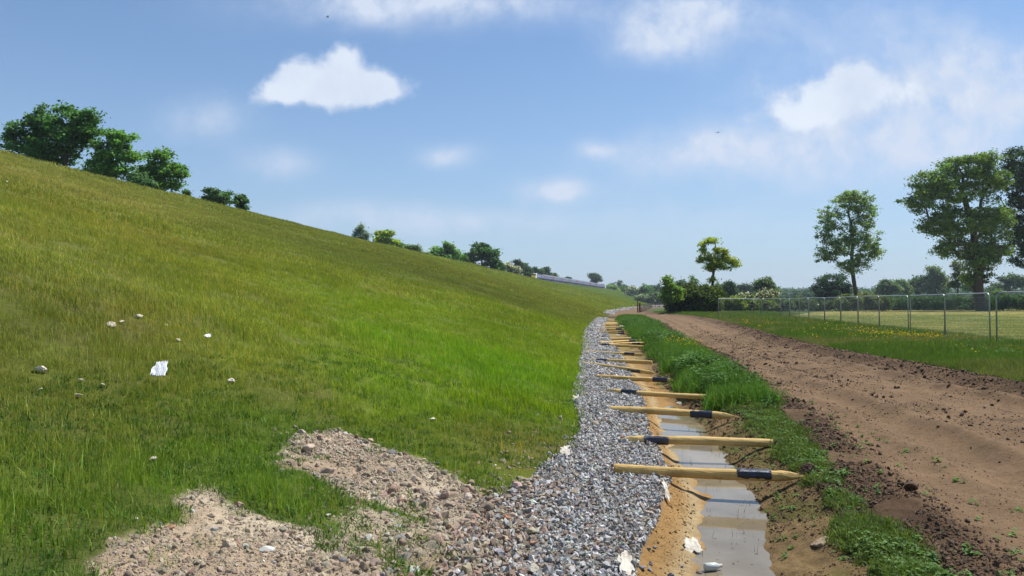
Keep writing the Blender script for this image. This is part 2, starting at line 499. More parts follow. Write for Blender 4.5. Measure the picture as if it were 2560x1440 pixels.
PATCH_A = [hit(*p) for p in [(205, 1436), (235, 1360), (310, 1295), (420, 1250), (440, 1200), (500, 1198), (525, 1180), (560, 1205), (600, 1242), (690, 1265), (760, 1292), (815, 1302), (830, 1322),
                             (900, 1347), (960, 1392), (1020, 1436)]]
PATCH_A += [(PATCH_A[-1][0] - .1, 3.2), (PATCH_A[0][0] + .2, 2.4)]
PATCH_B = [hit(*p) for p in [(690, 1110), (715, 1062), (850, 1046), (890, 1066), (1000, 1112), (1060, 1132), (1100, 1165), (1170, 1205), (1260, 1245), (1330, 1262), (1330, 1330), (1170, 1400),
                             (1100, 1380), (1075, 1330), (1080, 1292), (1000, 1262), (880, 1234), (800, 1186), (760, 1158), (690, 1138)]]
PATCHES = [PATCH_A, PATCH_B]
PATCH_C = [hit(*p) for p in [(880, 1238), (1000, 1265), (1078, 1296), (1073, 1330), (1098, 1382), (1165, 1400), (1135, 1436), (1022, 1436), (962, 1390), (902, 1345), (834, 1320), (818, 1296)]]   # half-bare ground between


def dirt_mask(x, y):
    m = np.zeros(np.shape(x))
    near = (y < 14) & (x < 1.5) & (x > -6)
    if not near.any(): return m
    xx, yy = x[near], y[near]
    w = .10 * fbm(xx, yy, .5, 3, 31) + .05 * vnoise(xx, yy, .12, 32)
    v = np.zeros(xx.shape)
    for p in PATCHES:
        v = np.maximum(v, sstep(poly_sdf(xx, yy, p) + w, -.03, .07))
    half = sstep(poly_sdf(xx, yy, PATCH_C) + w, -.05, .12) * sstep(fbm(xx, yy, .45, 4, 33) + .12, -.25, .35) * .9
    v = np.maximum(v, half)
    m[near] = v
    return m


# grass colour over the embankment: swards of different species, placed on the ground
_gc = [(100, 450, (138, 136, 70)), (300, 480, (126, 130, 60)), (60, 600, (122, 130, 52)), (400, 600, (126, 130, 50)), (700, 650, (118, 128, 48)), (900, 660, (106, 117, 50)),
       (1100, 700, (100, 110, 46)), (1300, 725, (112, 118, 50)), (1450, 745, (116, 128, 52)), (1000, 830, (108, 142, 30)), (1200, 900, (104, 142, 26)), (900, 760, (118, 140, 36)),
       (700, 780, (120, 132, 42)), (300, 780, (118, 122, 48)), (100, 780, (104, 114, 42)), (400, 900, (114, 124, 44)), (100, 950, (112, 122, 44)), (500, 1000, (100, 124, 32)),
       (200, 1050, (110, 124, 42)), (600, 1100, (96, 130, 32)), (400, 1150, (94, 124, 32)), (100, 1200, (104, 126, 40)), (100, 1350, (82, 114, 32)), (800, 1000, (110, 130, 28)),
       (1000, 950, (108, 138, 26)), (1300, 1000, (110, 138, 22)), (1300, 1110, (128, 130, 44)), (1350, 800, (112, 130, 34)), (1510, 768, (122, 132, 48)), (1600, 752, (108, 128, 52)),
       (200, 700, (116, 126, 48)), (550, 850, (118, 128, 44)), (750, 1050, (72, 112, 24)), (1150, 1150, (100, 120, 36)), (1400, 900, (112, 136, 30)), (620, 700, (120, 130, 44))]
_gp = []
for a_, b_, c_ in _gc:
    hx, hy = hit(a_, b_); _gp.append((math.log(math.hypot(hx, hy)) * 1.5, math.atan2(hx, hy) * 2.2, *lin(c_)))
_gp = np.array(_gp)


def sward(x, y):
    lr = np.log(np.hypot(x, y) + .1) * 1.5; th = np.arctan2(x, y) * 2.2
    lr = lr + .10 * vnoise(x, y, 4, 41); th = th + .08 * vnoise(x, y, 4, 42)
    num = np.zeros(np.shape(x) + (3,)); den = np.zeros(np.shape(x))
    for p in _gp:
        w = 1.0 / (((lr - p[0]) ** 2 + (th - p[1]) ** 2) + .012) ** 1.5
        den += w; num += w[..., None] * p[2:5]
    c = num / den[..., None]
    v = fbm(x, y, 3.0, 4, 43) * .20
    c = c * (1 + v)[..., None]
    dry = sstep(fbm(x, y, 2.2, 4, 44), .25, .7)[..., None]
    return c * (1 - .35 * dry) + .35 * dry * lin((150, 140, 78))


GRASS_K = 1.34   # reflectance of a blade relative to the sward's overall look


def region(x, y):
    T = T_(y); G = G_(y); B = B_(y); V = V_(y); R = R_(y); F = F_(y)
    id_ = np.full(np.shape(x), 7)
    id_ = np.where(x < F, 5, np.where((y < 175) & (x < 170), 6, 7))
    id_ = np.where((x < F) & (y > 92), 7, id_)
    id_ = np.where(x < R, 4, id_)
    id_ = np.where((x < V) & (y < 90), 3, id_)
    id_ = np.where((x < B) & (y < 80), 2, id_)
    id_ = np.where((x < G) & ((y < 79) | (y > 104)), 1, id_)
    id_ = np.where(x < T, 0, id_)
    return id_


def ground_colour(x, y):
    T = T_(y); G = G_(y); B = B_(y); V = V_(y); R = R_(y); F = F_(y); Cc = C_(y)
    rid = region(x, y)
    c = np.zeros(np.shape(x) + (3,))
    n1 = fbm(x, y, 1.1, 4, 51)[..., None]; n2 = fbm(x, y, .25, 3, 52)[..., None]; n3 = fbm(x, y, 7, 3, 53)[..., None]
    emb = sward(x, y) * .55 * (1 + .2 * n2)
    emb = emb + (lin((120, 105, 75)) * .5 - emb) * np.clip(.25 + .4 * n1, 0, .6) * sstep(np.hypot(x, y), 40, 8)[..., None]
    far = sstep(np.hypot(x, y), 35, 110)[..., None]
    emb = emb * (1 - far) + far * sward(x, y) * .44  # distant turf colour darkened to stand in for the blades' self-shadow
    dm = dirt_mask(x, y)[..., None]
    dirt = lin((206, 190, 164)) * .64 * (1 + .22 * n1 + .22 * n2)
    dirt = dirt + (lin((184, 158, 130)) * .62 - dirt) * sstep(fbm(x, y, .8, 3, 54), .0, .5)[..., None] * .7
    emb = emb * (1 - dm) + dirt * dm
    rim = (sstep(x - Cc, -2.4, -.2) * sstep(x - Cc, 1.6, .4) * sstep(y, 104, 92) * sstep(y + 8 * vnoise(x, y, 5, 58), 55, 62))[..., None]
    emb = emb * (1 - rim) + rim * lin((190, 176, 140)) * .6
    top = ((x < Cc - 1.5) & (x > Cc - 11))[..., None]
    emb = np.where(top, lin((120, 112, 104)) * .6 * (1 + .3 * n2), emb)
    grav = lin((134, 130, 124)) * .7 * (1 + .3 * n2)
    fd = ((x - G) / np.maximum(B - G, .05))[..., None]
    sand = lin((192, 152, 96)) * .52 * (1 + .12 * n1 + .10 * n2)
    pale = lin((204, 180, 136)) * .56 * (1 + .1 * n2)
    far_d = sstep(y, 13, 32)[..., None]
    sand = sand + (lin((150, 136, 88)) * .6 * (1 + .2 * n2) - sand) * far_d * .85
    sand = sand + (lin((168, 122, 66)) * .5 - sand) * sstep(n2 + n1, .2, .7) * .6 * (1 - far_d)
    sand = sand + (pale - sand) * (1 - far_d) * np.exp(-((fd - .19) / .06) ** 2)
    bank = lin((156, 130, 90)) * .56 * (1 + .25 * n1 + .25 * n2)
    olive = lin((110, 108, 56)) * .55 * (1 + .25 * n2)
    olive = olive + (lin((96, 112, 50)) * .55 - olive) * far_d
    bank = bank + (olive - bank) * sstep(n1[..., 0] + .5 * n2[..., 0] + fd[..., 0] * .8, .35, .85)[..., None] * .85
    di = sand + (bank - sand) * sstep(fd + .12 * n1, .42, .58)
    vg = lin((96, 82, 58)) * .5 * (1 + .3 * n1 + .3 * n2)
    track = lin((142, 116, 88)) * .60 * (1 + .16 * n1 + .16 * n2 + .10 * n3)
    s = ((x - V) / np.maximum(R - V, 1e-3))[..., None]
    darkp = np.clip(np.exp(-((x - V - .2) / .3) ** 2) + np.exp(-((R - x - .5) / .8) ** 2), 0, 1)[..., None]
    darkp = np.clip(darkp * (.7 + .6 * n1) + .6 * sstep(n1 + .5 * n2, .35, .8), 0, 1)
    track = track + (lin((92, 70, 52)) * .5 * (1 + .3 * n2) - track) * darkp
    rv = lin((92, 118, 40)) * .5 * (1 + .25 * n1)
    stripe = np.sin(y * 1.35 + 1.2 * n3[..., 0] + .05 * x)[..., None]
    field = lin((150, 162, 92)) * .64 * (1 + .10 * n1 + .08 * n2)
    hay = lin((202, 192, 126)) * .68
    field = field + (hay - field) * np.clip(.30 + .35 * stripe + .5 * n3 + .95 * sstep(y + 14 * n3[..., 0], 84, 112)[..., None], 0, 1) * .9
    flr = lin((96, 116, 58)) * .5 * (1 + .3 * n3)
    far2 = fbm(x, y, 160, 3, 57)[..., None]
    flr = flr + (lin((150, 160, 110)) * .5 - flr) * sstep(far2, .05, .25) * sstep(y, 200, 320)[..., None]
    for i, cc in ((0, emb), (1, grav), (2, di), (3, vg), (4, track), (5, rv), (6, field), (7, flr)):
        c = np.where((rid == i)[..., None], cc, c)
    return np.clip(c, 0.004, 0.9), rid


def build_terrain():
    ang_f = np.arange(-.70, .7001, .0022)
    ang_m = np.arange(.71, 1.25, .012); ang_c = np.arange(1.3, math.pi + .001, .09)
    ang = np.concatenate([-ang_c[::-1], -ang_m[::-1], ang_f, ang_m, ang_c])
    rad = [.4]
    while rad[-1] < 4200: rad.append(rad[-1] * (1.05 if rad[-1] < 1.8 else 1.0062 if rad[-1] < 70 else 1.012))
    rad = np.array(rad)
    A, Rr = np.meshgrid(ang, rad)
    X = (Rr * np.sin(A)); Y = (Rr * np.cos(A))
    x = X.ravel(); y = Y.ravel()
    Z = base_height(x, y) + detail_height(x, y)
    col, rid = ground_colour(x, y)
    na, nr = len(ang), len(rad)
    i, j = np.meshgrid(np.arange(nr - 1), np.arange(na - 1), indexing='ij')
    q = np.stack([i * na + j, i * na + j + 1, (i + 1) * na + j + 1, (i + 1) * na + j], -1).reshape(-1, 4)
    q = q[:, ::-1]
    fx = x[q].mean(1); fy = y[q].mean(1)
    fr = region(fx, fy)
    V = np.stack([x, y, Z], 1)
    names = {0: "embankment", 1: "gravel_bed", 2: "ditch", 3: "ditch_bank", 4: "dirt_road", 5: "road_verge", 6: "field", 7: "ground"}
    for k, nm in names.items():
        sel = q[fr == k]
        used, inv = np.unique(sel.ravel(), return_inverse=True)
        o = mesh_obj(nm, V[used], inv.reshape(-1, 4), M_ground, col=col[used], smooth=True)
        tag(o, kind="structure")
build_terrain()


def ground_z(x, y):
    x = np.atleast_1d(np.asarray(x, float)); y = np.atleast_1d(np.asarray(y, float))
    return base_height(x, y) + detail_height(x, y)


def gz(x, y): return float(ground_z(x, y)[0])


# ------------------------------------------------------------------ water in the ditch
def water_mat():
    m, t, out = new_mat("muddy_water")
    pos = t.new('ShaderNodeNewGeometry').outputs['Position']
    n = t.noise(pos, 3.0, 3, 0.5); n2 = t.noise(pos, 25.0, 2, 0.5)
    c = t.mix(t.remap(n, .3, .7, 0, 1), (0.15, 0.122, 0.078, 1), (0.20, 0.17, 0.12, 1))
    p = principled(t, out, c, 0.03, 0.5, n2, 0.02, 0.01)
    p.inputs['IOR'].default_value = 1.33
    return m
M_water = water_mat()


def build_water():
    for y0, y1 in ((2.5, 15.0), (23.3, 27.2), (42.5, 49.5)):
        ys = np.linspace(y0, y1, 60); V = []; F = []
        for k, yv in enumerate(ys):
            V += [(G_(yv) + .03, yv, WATER), (B_(yv) - .03, yv, WATER)]
            if k: F.append((2 * k - 2, 2 * k - 1, 2 * k + 1, 2 * k))
        tag(mesh_obj("ditch_water", np.array(V), F, M_water), kind="structure")
build_water()


# ------------------------------------------------------------------ scattering on one object (stuff)
def scatter(name, P, rot, scl, tint, protos, label, cat, kind="stuff"):
    n = len(P)
    me = bpy.data.meshes.new(name); me.vertices.add(n)
    me.vertices.foreach_set('co', np.asarray(P, np.float32).ravel())
    def va(nm, typ, key, data):
        a = me.attributes.new(nm, typ, 'POINT'); a.data.foreach_set(key, np.asarray(data).ravel())
    va('rot', 'FLOAT_VECTOR', 'vector', np.asarray(rot, np.float32))
    s3 = np.asarray(scl, np.float32)
    if s3.ndim == 1: s3 = np.repeat(s3[:, None], 3, 1)
    va('scl', 'FLOAT_VECTOR', 'vector', s3)
    tc = np.ones((n, 4), np.float32); tc[:, :3] = tint
    va('tint', 'FLOAT_COLOR', 'color', tc)
    va('idx', 'INT', 'value', rng.integers(0, len(protos), n).astype(np.int32))
    o = bpy.data.objects.new(name, me); C.objects.link(o)
    col = bpy.data.collections.new(name + "_kinds")
    for p in protos: col.objects.link(p)
    ng = bpy.data.node_groups.new(name + "_scatter", 'GeometryNodeTree')
    ng.interface.new_socket("Geometry", in_out='INPUT', socket_type='NodeSocketGeometry')
    ng.interface.new_socket("Geometry", in_out='OUTPUT', socket_type='NodeSocketGeometry')
    N = ng.nodes; L = ng.links
    gi = N.new('NodeGroupInput'); go = N.new('NodeGroupOutput')
    iop = N.new('GeometryNodeInstanceOnPoints'); ci = N.new('GeometryNodeCollectionInfo')
    ci.inputs['Collection'].default_value = col; ci.inputs['Separate Children'].default_value = True; ci.inputs['Reset Children'].default_value = True
    def na(nm, typ):
        q = N.new('GeometryNodeInputNamedAttribute'); q.data_type = typ; q.inputs['Name'].default_value = nm
        return q.outputs['Attribute']
    e2r = N.new('FunctionNodeEulerToRotation'); L.new(na('rot', 'FLOAT_VECTOR'), e2r.inputs[0])
    L.new(gi.outputs[0], iop.inputs['Points']); L.new(ci.outputs[0], iop.inputs['Instance'])
    iop.inputs['Pick Instance'].default_value = True
    L.new(na('idx', 'INT'), iop.inputs['Instance Index']); L.new(e2r.outputs[0], iop.inputs['Rotation']); L.new(na('scl', 'FLOAT_VECTOR'), iop.inputs['Scale'])
    L.new(iop.outputs[0], go.inputs[0])
    md = o.modifiers.new("scatter", 'NODES'); md.node_group = ng
    tag(o, label, cat, kind=kind)
    return o


def grass_clump(nb, foot, h0, h1, width, slope=(0, 0), lean=.45, seed=0, straw=.12, sub=1, broad=1.0):
    r = np.random.default_rng(seed)
    px = r.uniform(-.5, .5, nb) * foot; py = r.uniform(-.5, .5, nb) * foot
    pz = slope[0] * px + slope[1] * py - .01
    h = r.uniform(h0, h1, nb) * (.6 + .4 * r.random(nb)); az = r.uniform(0, 2 * np.pi, nb)
    ln = np.abs(r.normal(0, lean, nb)); wd = width * r.uniform(.6, 1.2, nb) * broad
    face = r.uniform(0, 2 * np.pi, nb)
    dx, dy = np.cos(az), np.sin(az); wx, wy = np.cos(face), np.sin(face)
    def ring(t, w):
        ox = px + dx * ln * h * t * t; oy = py + dy * ln * h * t * t; oz = pz + h * (t - .25 * ln * t * t)
        return (np.stack([ox - wx * w, oy - wy * w, oz], 1), np.stack([ox + wx * w, oy + wy * w, oz], 1))
    a0, a1 = ring(0, wd * .5); b0, b1 = ring(.55, wd * .42); c0, c1 = ring(1.0, wd * .06)
    V = np.concatenate([a0, a1, b0, b1, c0, c1])
    i = np.arange(nb)
    F = np.concatenate([np.stack([i, i + nb, i + 3 * nb, i + 2 * nb], 1), np.stack([i + 2 * nb, i + 3 * nb, i + 5 * nb, i + 4 * nb], 1)])
    br = r.uniform(.62, 1.35, nb); hue = r.normal(0, .10, nb)
    c = np.stack([br * (1 + hue), br, br * (1 - .5 * hue)], 1)
    st = r.random(nb) < straw
    c[st] = np.array([1.9, 1.35, 1.7]) * r.uniform(.8, 1.2, (st.sum(), 1))
    return V, F, np.tile(c, (6, 1))


def protos_of(name, n, **kw):
    out = []
    for k in range(n):
        V, F, c = grass_clump(seed=hash((name, k)) % 100000 if False else 1000 + 31 * k + len(name), **kw)
        out.append(mesh_obj(name, V, F, M_grass, col=c, link=False))
    return out


def polar_points(n, r0, r1, a0, a1):
    r = np.sqrt(rng.uniform(r0 * r0, r1 * r1, n)); a = rng.uniform(a0, a1, n)
    return r * np.sin(a), r * np.cos(a)


SL = (-.284, .04)


def embankment_grass():
    spec = [  # r0, r1, clumps per m2, blades, foot, h0, h1, width
        (2.6, 10, 72, 46, .22, .06, .17, .0034),
        (10, 26, 24, 60, .38, .08, .19, .006),
        (26, 75, 3.0, 90, 1.0, .11, .24, .018),
        (75, 190, .55, 120, 2.4, .13, .30, .05),
        (165, 760, .06, 170, 8.0, .14, .32, .15)]
    for k, (r0, r1, dens, nb, foot, h0, h1, w) in enumerate(spec):
        a0, a1 = -.70, .20
        n = int(dens * (a1 - a0) * (r1 * r1 - r0 * r0) / 2)
        x, y = polar_points(n, r0, r1, a0, a1)
        T = T_(y); Cc = C_(y)
        keep = (x < T - .02 - .10 * vnoise(x, y, .7, 61)) & (x > Cc - 2)
        dm = dirt_mask(x, y)
        keep &= rng.random(n) > np.clip(dm * 1.0, 0, .985)
        # thin, stony turf near the toe and over the near spoil
        thin = np.exp(-((T - x) / 1.1) ** 2) * sstep(y, 16, 7) * .75
        bare = sstep(fbm(x, y, 1.0, 4, 62), .28, .62) * .6
        rim = sstep(x - Cc, 1.8, .2) * sstep(y, 106, 92) * sstep(y + 8 * vnoise(x, y, 5, 58), 52, 60)
        bare = np.maximum(bare, rim * .93)
        keep &= rng.random(n) > np.maximum(thin, bare)
        x, y = x[keep], y[keep]
        z = ground_z(x, y)
        tint = np.clip(sward(x, y) * GRASS_K * rng.uniform(.82, 1.18, (len(x), 1)), 0, .9)
        lush = .8 + .45 * fbm(x, y, 2.0, 3, 63) + .25 * sstep(tint[:, 1] / tint[:, 0], 1.2, 2.6)
        low = 1 - .55 * sstep(dirt_mask(x + .12, y + .12) + dirt_mask(x - .12, y - .12) + dirt_mask(x + .1, y - .1), 0, 1)
        sc = rng.uniform(.8, 1.25, len(x))
        s3 = np.stack([sc, sc, sc * lush * low], 1)
        rot = np.zeros((len(x), 3)); rot[:, 2] = rng.normal(0, .18, len(x))
        pr = protos_of("turf_tuft", 8, nb=nb, foot=foot, h0=h0, h1=h1, width=w, slope=SL)
        scatter("embankment_grass", np.stack([x, y, z], 1), rot, s3, tint, pr, "long green and straw-tinged grass covering the embankment slope", "grass")
embankment_grass()


def stalks():
    pr = protos_of("dry_stalk", 8, nb=4, foot=.3, h0=.20, h1=.36, width=.006, lean=.35, straw=.75, slope=SL)
    n = 9000; x, y = polar_points(n, 3, 40, -.70, .18)
    k = (x < T_(y) - .2) & (x > C_(y)) & (rng.random(n) > dirt_mask(x, y)) & (fbm(x, y, 2.5, 3, 66) > -.15) & (rng.random(n) < .25 + 8 / np.hypot(x, y)); x, y = x[k], y[k]
    rot = np.zeros((len(x), 3)); tint = np.clip(sward(x, y) * 1.3, 0, .8)
    scatter("grass_stalks", np.stack([x, y, ground_z(x, y)], 1), rot, rng.uniform(.6, 1.15, len(x)), tint, pr, "thin dry flowering stalks standing above the slope grass", "grass")
stalks()


def leafy_weed(n_stem, h, spread, leaf, seed, col=(1, 1, 1)):
    r = np.random.default_rng(seed); V = []; F = []; Cc = []
    for s in range(n_stem):
        bx, by = r.normal(0, spread, 2); hh = h * r.uniform(.55, 1.1); lx, ly = r.normal(0, .25, 2)
        for k in range(int(hh / (leaf * .32)) + 3):
            t = r.random() ** .7; a = r.uniform(0, 6.28); L = leaf * r.uniform(.6, 1.2) * (1.15 - .6 * t)
            c = np.array([bx + lx * t * hh, by + ly * t * hh, t * hh]); d = np.array([math.cos(a), math.sin(a), r.uniform(-.35, .5)])
            w = np.array([-math.sin(a), math.cos(a), r.normal(0, .3)]) * L * .3
            i = len(V); V += [c, c + d * L * .45 + w, c + d * L + (0, 0, -.15 * L), c + d * L * .45 - w]; F.append((i, i + 1, i + 2, i + 3))
            b = r.uniform(.65, 1.3); Cc += [np.array(col) * b] * 4
    return np.array(V), np.array(F), np.array(Cc)


def patch_grass():
    """tufts on the spoil, the ditch bank and the verge of the road"""
    pr_s = protos_of("short_tuft", 12, nb=22, foot=.15, h0=.02, h1=.085, width=.008, lean=1.1, straw=.08)
    pr_m = protos_of("verge_tuft", 8, nb=70, foot=.6, h0=.14, h1=.50, width=.016, lean=.55, straw=.24)
    pr_f = protos_of("far_tuft", 6, nb=90, foot=1.6, h0=.22, h1=.5, width=.04, lean=.5, straw=.1)
    # ditch bank and near verge
    n = 40000
    y = 2.6 * (34 / 2.6) ** rng.random(n) ; s = rng.uniform(-.55, 1.25, n)
    B = B_(y); V = V_(y); x = B + s * (V - B)
    cover = fbm(x, y, .55, 4, 71) + .35 * vnoise(x, y, .15, 72)
    prof = np.interp(s, [-.55, -.25, 0, .25, .65, .95, 1.25], [-.75, -.35, .05, .30, .28, -.05, -.8])
    fine = .45 * fbm(x, y, .22, 3, 79)
    keep = rng.random(n) < .55 * sstep(cover * .8 + prof + fine, -.15, .75)
    x, y = x[keep], y[keep]
    g = fbm(x, y, .8, 3, 73)[:, None]
    tint = (lin((98, 120, 54)) * (1 - sstep(g, -.2, .4)) + lin((88, 100, 52)) * sstep(g, -.2, .4)) * .9 * rng.uniform(.75, 1.3, (len(x), 1))
    rot = np.zeros((len(x), 3)); rot[:, 2] = rng.uniform(0, 6.3, len(x))
    sc = rng.uniform(.6, 1.25, len(x)) * (1 + .02 * y)
    scatter("bank_grass", np.stack([x, y, ground_z(x, y)], 1), rot, sc, tint, pr_s, "short bright grass and seedlings on the bank between ditch and dirt road", "grass")
    pl = []
    for k in range(8):
        V_s, F_s, c_s = leafy_weed(3, .05, .04, .06, 360 + k); pl.append(mesh_obj("leafy_seedling", V_s, F_s, M_grass, col=c_s, link=False))
    n = 9000
    y = 2.8 * (30 / 2.8) ** rng.random(n); s = rng.uniform(-.3, 1.2, n); B = B_(y); V = V_(y); x = B + s * (V - B)
    keep = rng.random(n) < .6 * sstep(-.08 + fbm(x, y, .5, 4, 71) + .8 * fbm(x, y, .22, 3, 89) + np.interp(s, [-.3, 0, .3, .8, 1.2], [-.5, .1, .35, .2, -.7]), -.05, .5)
    x, y = x[keep], y[keep]
    tint = lin((100, 134, 62)) * .9 * rng.uniform(.7, 1.3, (len(x), 1)); rot = np.zeros((len(x), 3)); rot[:, 2] = rng.uniform(0, 6.3, len(x))
    scatter("bank_weeds", np.stack([x, y, ground_z(x, y)], 1), rot, rng.uniform(.35, 1.0, len(x)), tint, pl, "low leafy weeds growing on the bank between ditch and dirt road", "weeds")
    # sparse tufts on the pale spoil and among the rubble
    n = 9000
    y = 3.0 * (13 / 3.0) ** rng.random(n); x = rng.uniform(-5.5, 1.2, n)
    dm = dirt_mask(x, y); T = T_(y)
    cover = fbm(x, y, .6, 4, 74)
    edge = sstep(dm, .99, .3) * (x < T)
    keep = ((dm > .4) & (cover > .36)) | ((edge > .3) & (x < T) & (cover > -.3) & (T - x < 4))
    x, y = x[keep], y[keep]
    tint = lin((84, 116, 44)) * .9 * rng.uniform(.75, 1.35, (len(x), 1))
    rot = np.zeros((len(x), 3)); rot[:, 2] = rng.uniform(0, 6.3, len(x))
    scatter("spoil_grass", np.stack([x, y, ground_z(x, y)], 1), rot, rng.uniform(.5, 1.15, len(x)), tint, pr_s, "thin short grass creeping over the pale bare soil", "grass")
    # lush ditch-side verge further on
    n = 6000
    y = 12 * (92 / 12.0) ** rng.random(n); s = rng.uniform(-.25, 1.0, n); B = B_(y); V = V_(y); x = B + s * (V - B)
    keep = (fbm(x, y, 1.2, 3, 75) + np.interp(s, [-.25, .1, .8, 1], [-.2, .7, .6, -.2]) + sstep(y, 14, 24) * .2 + .5 * vnoise(x, y, .5, 96) > .38)
    x, y = x[keep], y[keep]
    tint = lin((84, 124, 44)) * .95 * rng.uniform(.75, 1.25, (len(x), 1))
    rot = np.zeros((len(x), 3)); rot[:, 2] = rng.uniform(0, 6.3, len(x))
    scatter("verge_grass", np.stack([x, y, ground_z(x, y)], 1), rot, rng.uniform(.45, .9, len(x)), tint, pr_m, "lush grass on the verge between ditch and dirt road", "grass")
    # right verge under the mesh fence
    n = 36000
    y = 12 * (125 / 12.0) ** rng.random(n); R = R_(y); F = F_(y); x = R + rng.uniform(-.03, 1.12, n) * (np.minimum(F, R + 9) - R)
    x = np.where(y > 84, R + rng.uniform(0, 1, n) * np.minimum(F - R, 16), x)
    keep = (x > R + .3 * vnoise(x, y, 1.5, 76)) & (x < F + .9 + .6 * vnoise(x, y, 2, 77)) | (y > 84)
    x, y = x[keep], y[keep]
    g = fbm(x, y, 3.0, 3, 78)[:, None]
    tint = (lin((84, 116, 42)) + (lin((112, 122, 66)) - lin((84, 116, 42))) * sstep(g, -.2, .4)) * .92 * rng.uniform(.75, 1.25, (len(x), 1))
    rot = np.zeros((len(x), 3)); rot[:, 2] = rng.uniform(0, 6.3, len(x))
    sc = .62 * rng.uniform(.5, 1.35, len(x)) * (1 + .35 * fbm(x, y, 1.6, 3, 86)) * np.clip(1 + .004 * y, 1, 1.5) * (.55 + .45 * sstep(x - R_(y), 0, 2))
    scatter("roadside_grass", np.stack([x, y, ground_z(x, y)], 1), rot, sc, tint, pr_m, "tall meadow grass along the foot of the wire mesh fence", "grass")
    # mown hay stubble in the field
    pr_h = protos_of("stubble_tuft", 6, nb=80, foot=1.1, h0=.03, h1=.10, width=.03, lean=1.2, straw=.06)
    n = 14000
    y = 24 * (170 / 24.0) ** rng.random(n); x = F_(y) + rng.uniform(0, 1, n) * (y * .80 - F_(y) + 4)
    keep = (x > F_(y) + .4) & (x < 135); x, y = x[keep], y[keep]
    ct, _ = ground_colour(x, y)
    rot = np.zeros((len(x), 3)); rot[:, 2] = rng.uniform(0, 6.3, len(x))
    scatter("mown_grass", np.stack([x, y, ground_z(x, y)], 1), rot, rng.uniform(.7, 1.4, len(x)), ct * np.array([1.08, 1.12, 1.35]) * rng.uniform(.8, 1.2, (len(x), 1)), pr_h, "pale mown hay stubble lying across the field", "grass")
patch_grass()


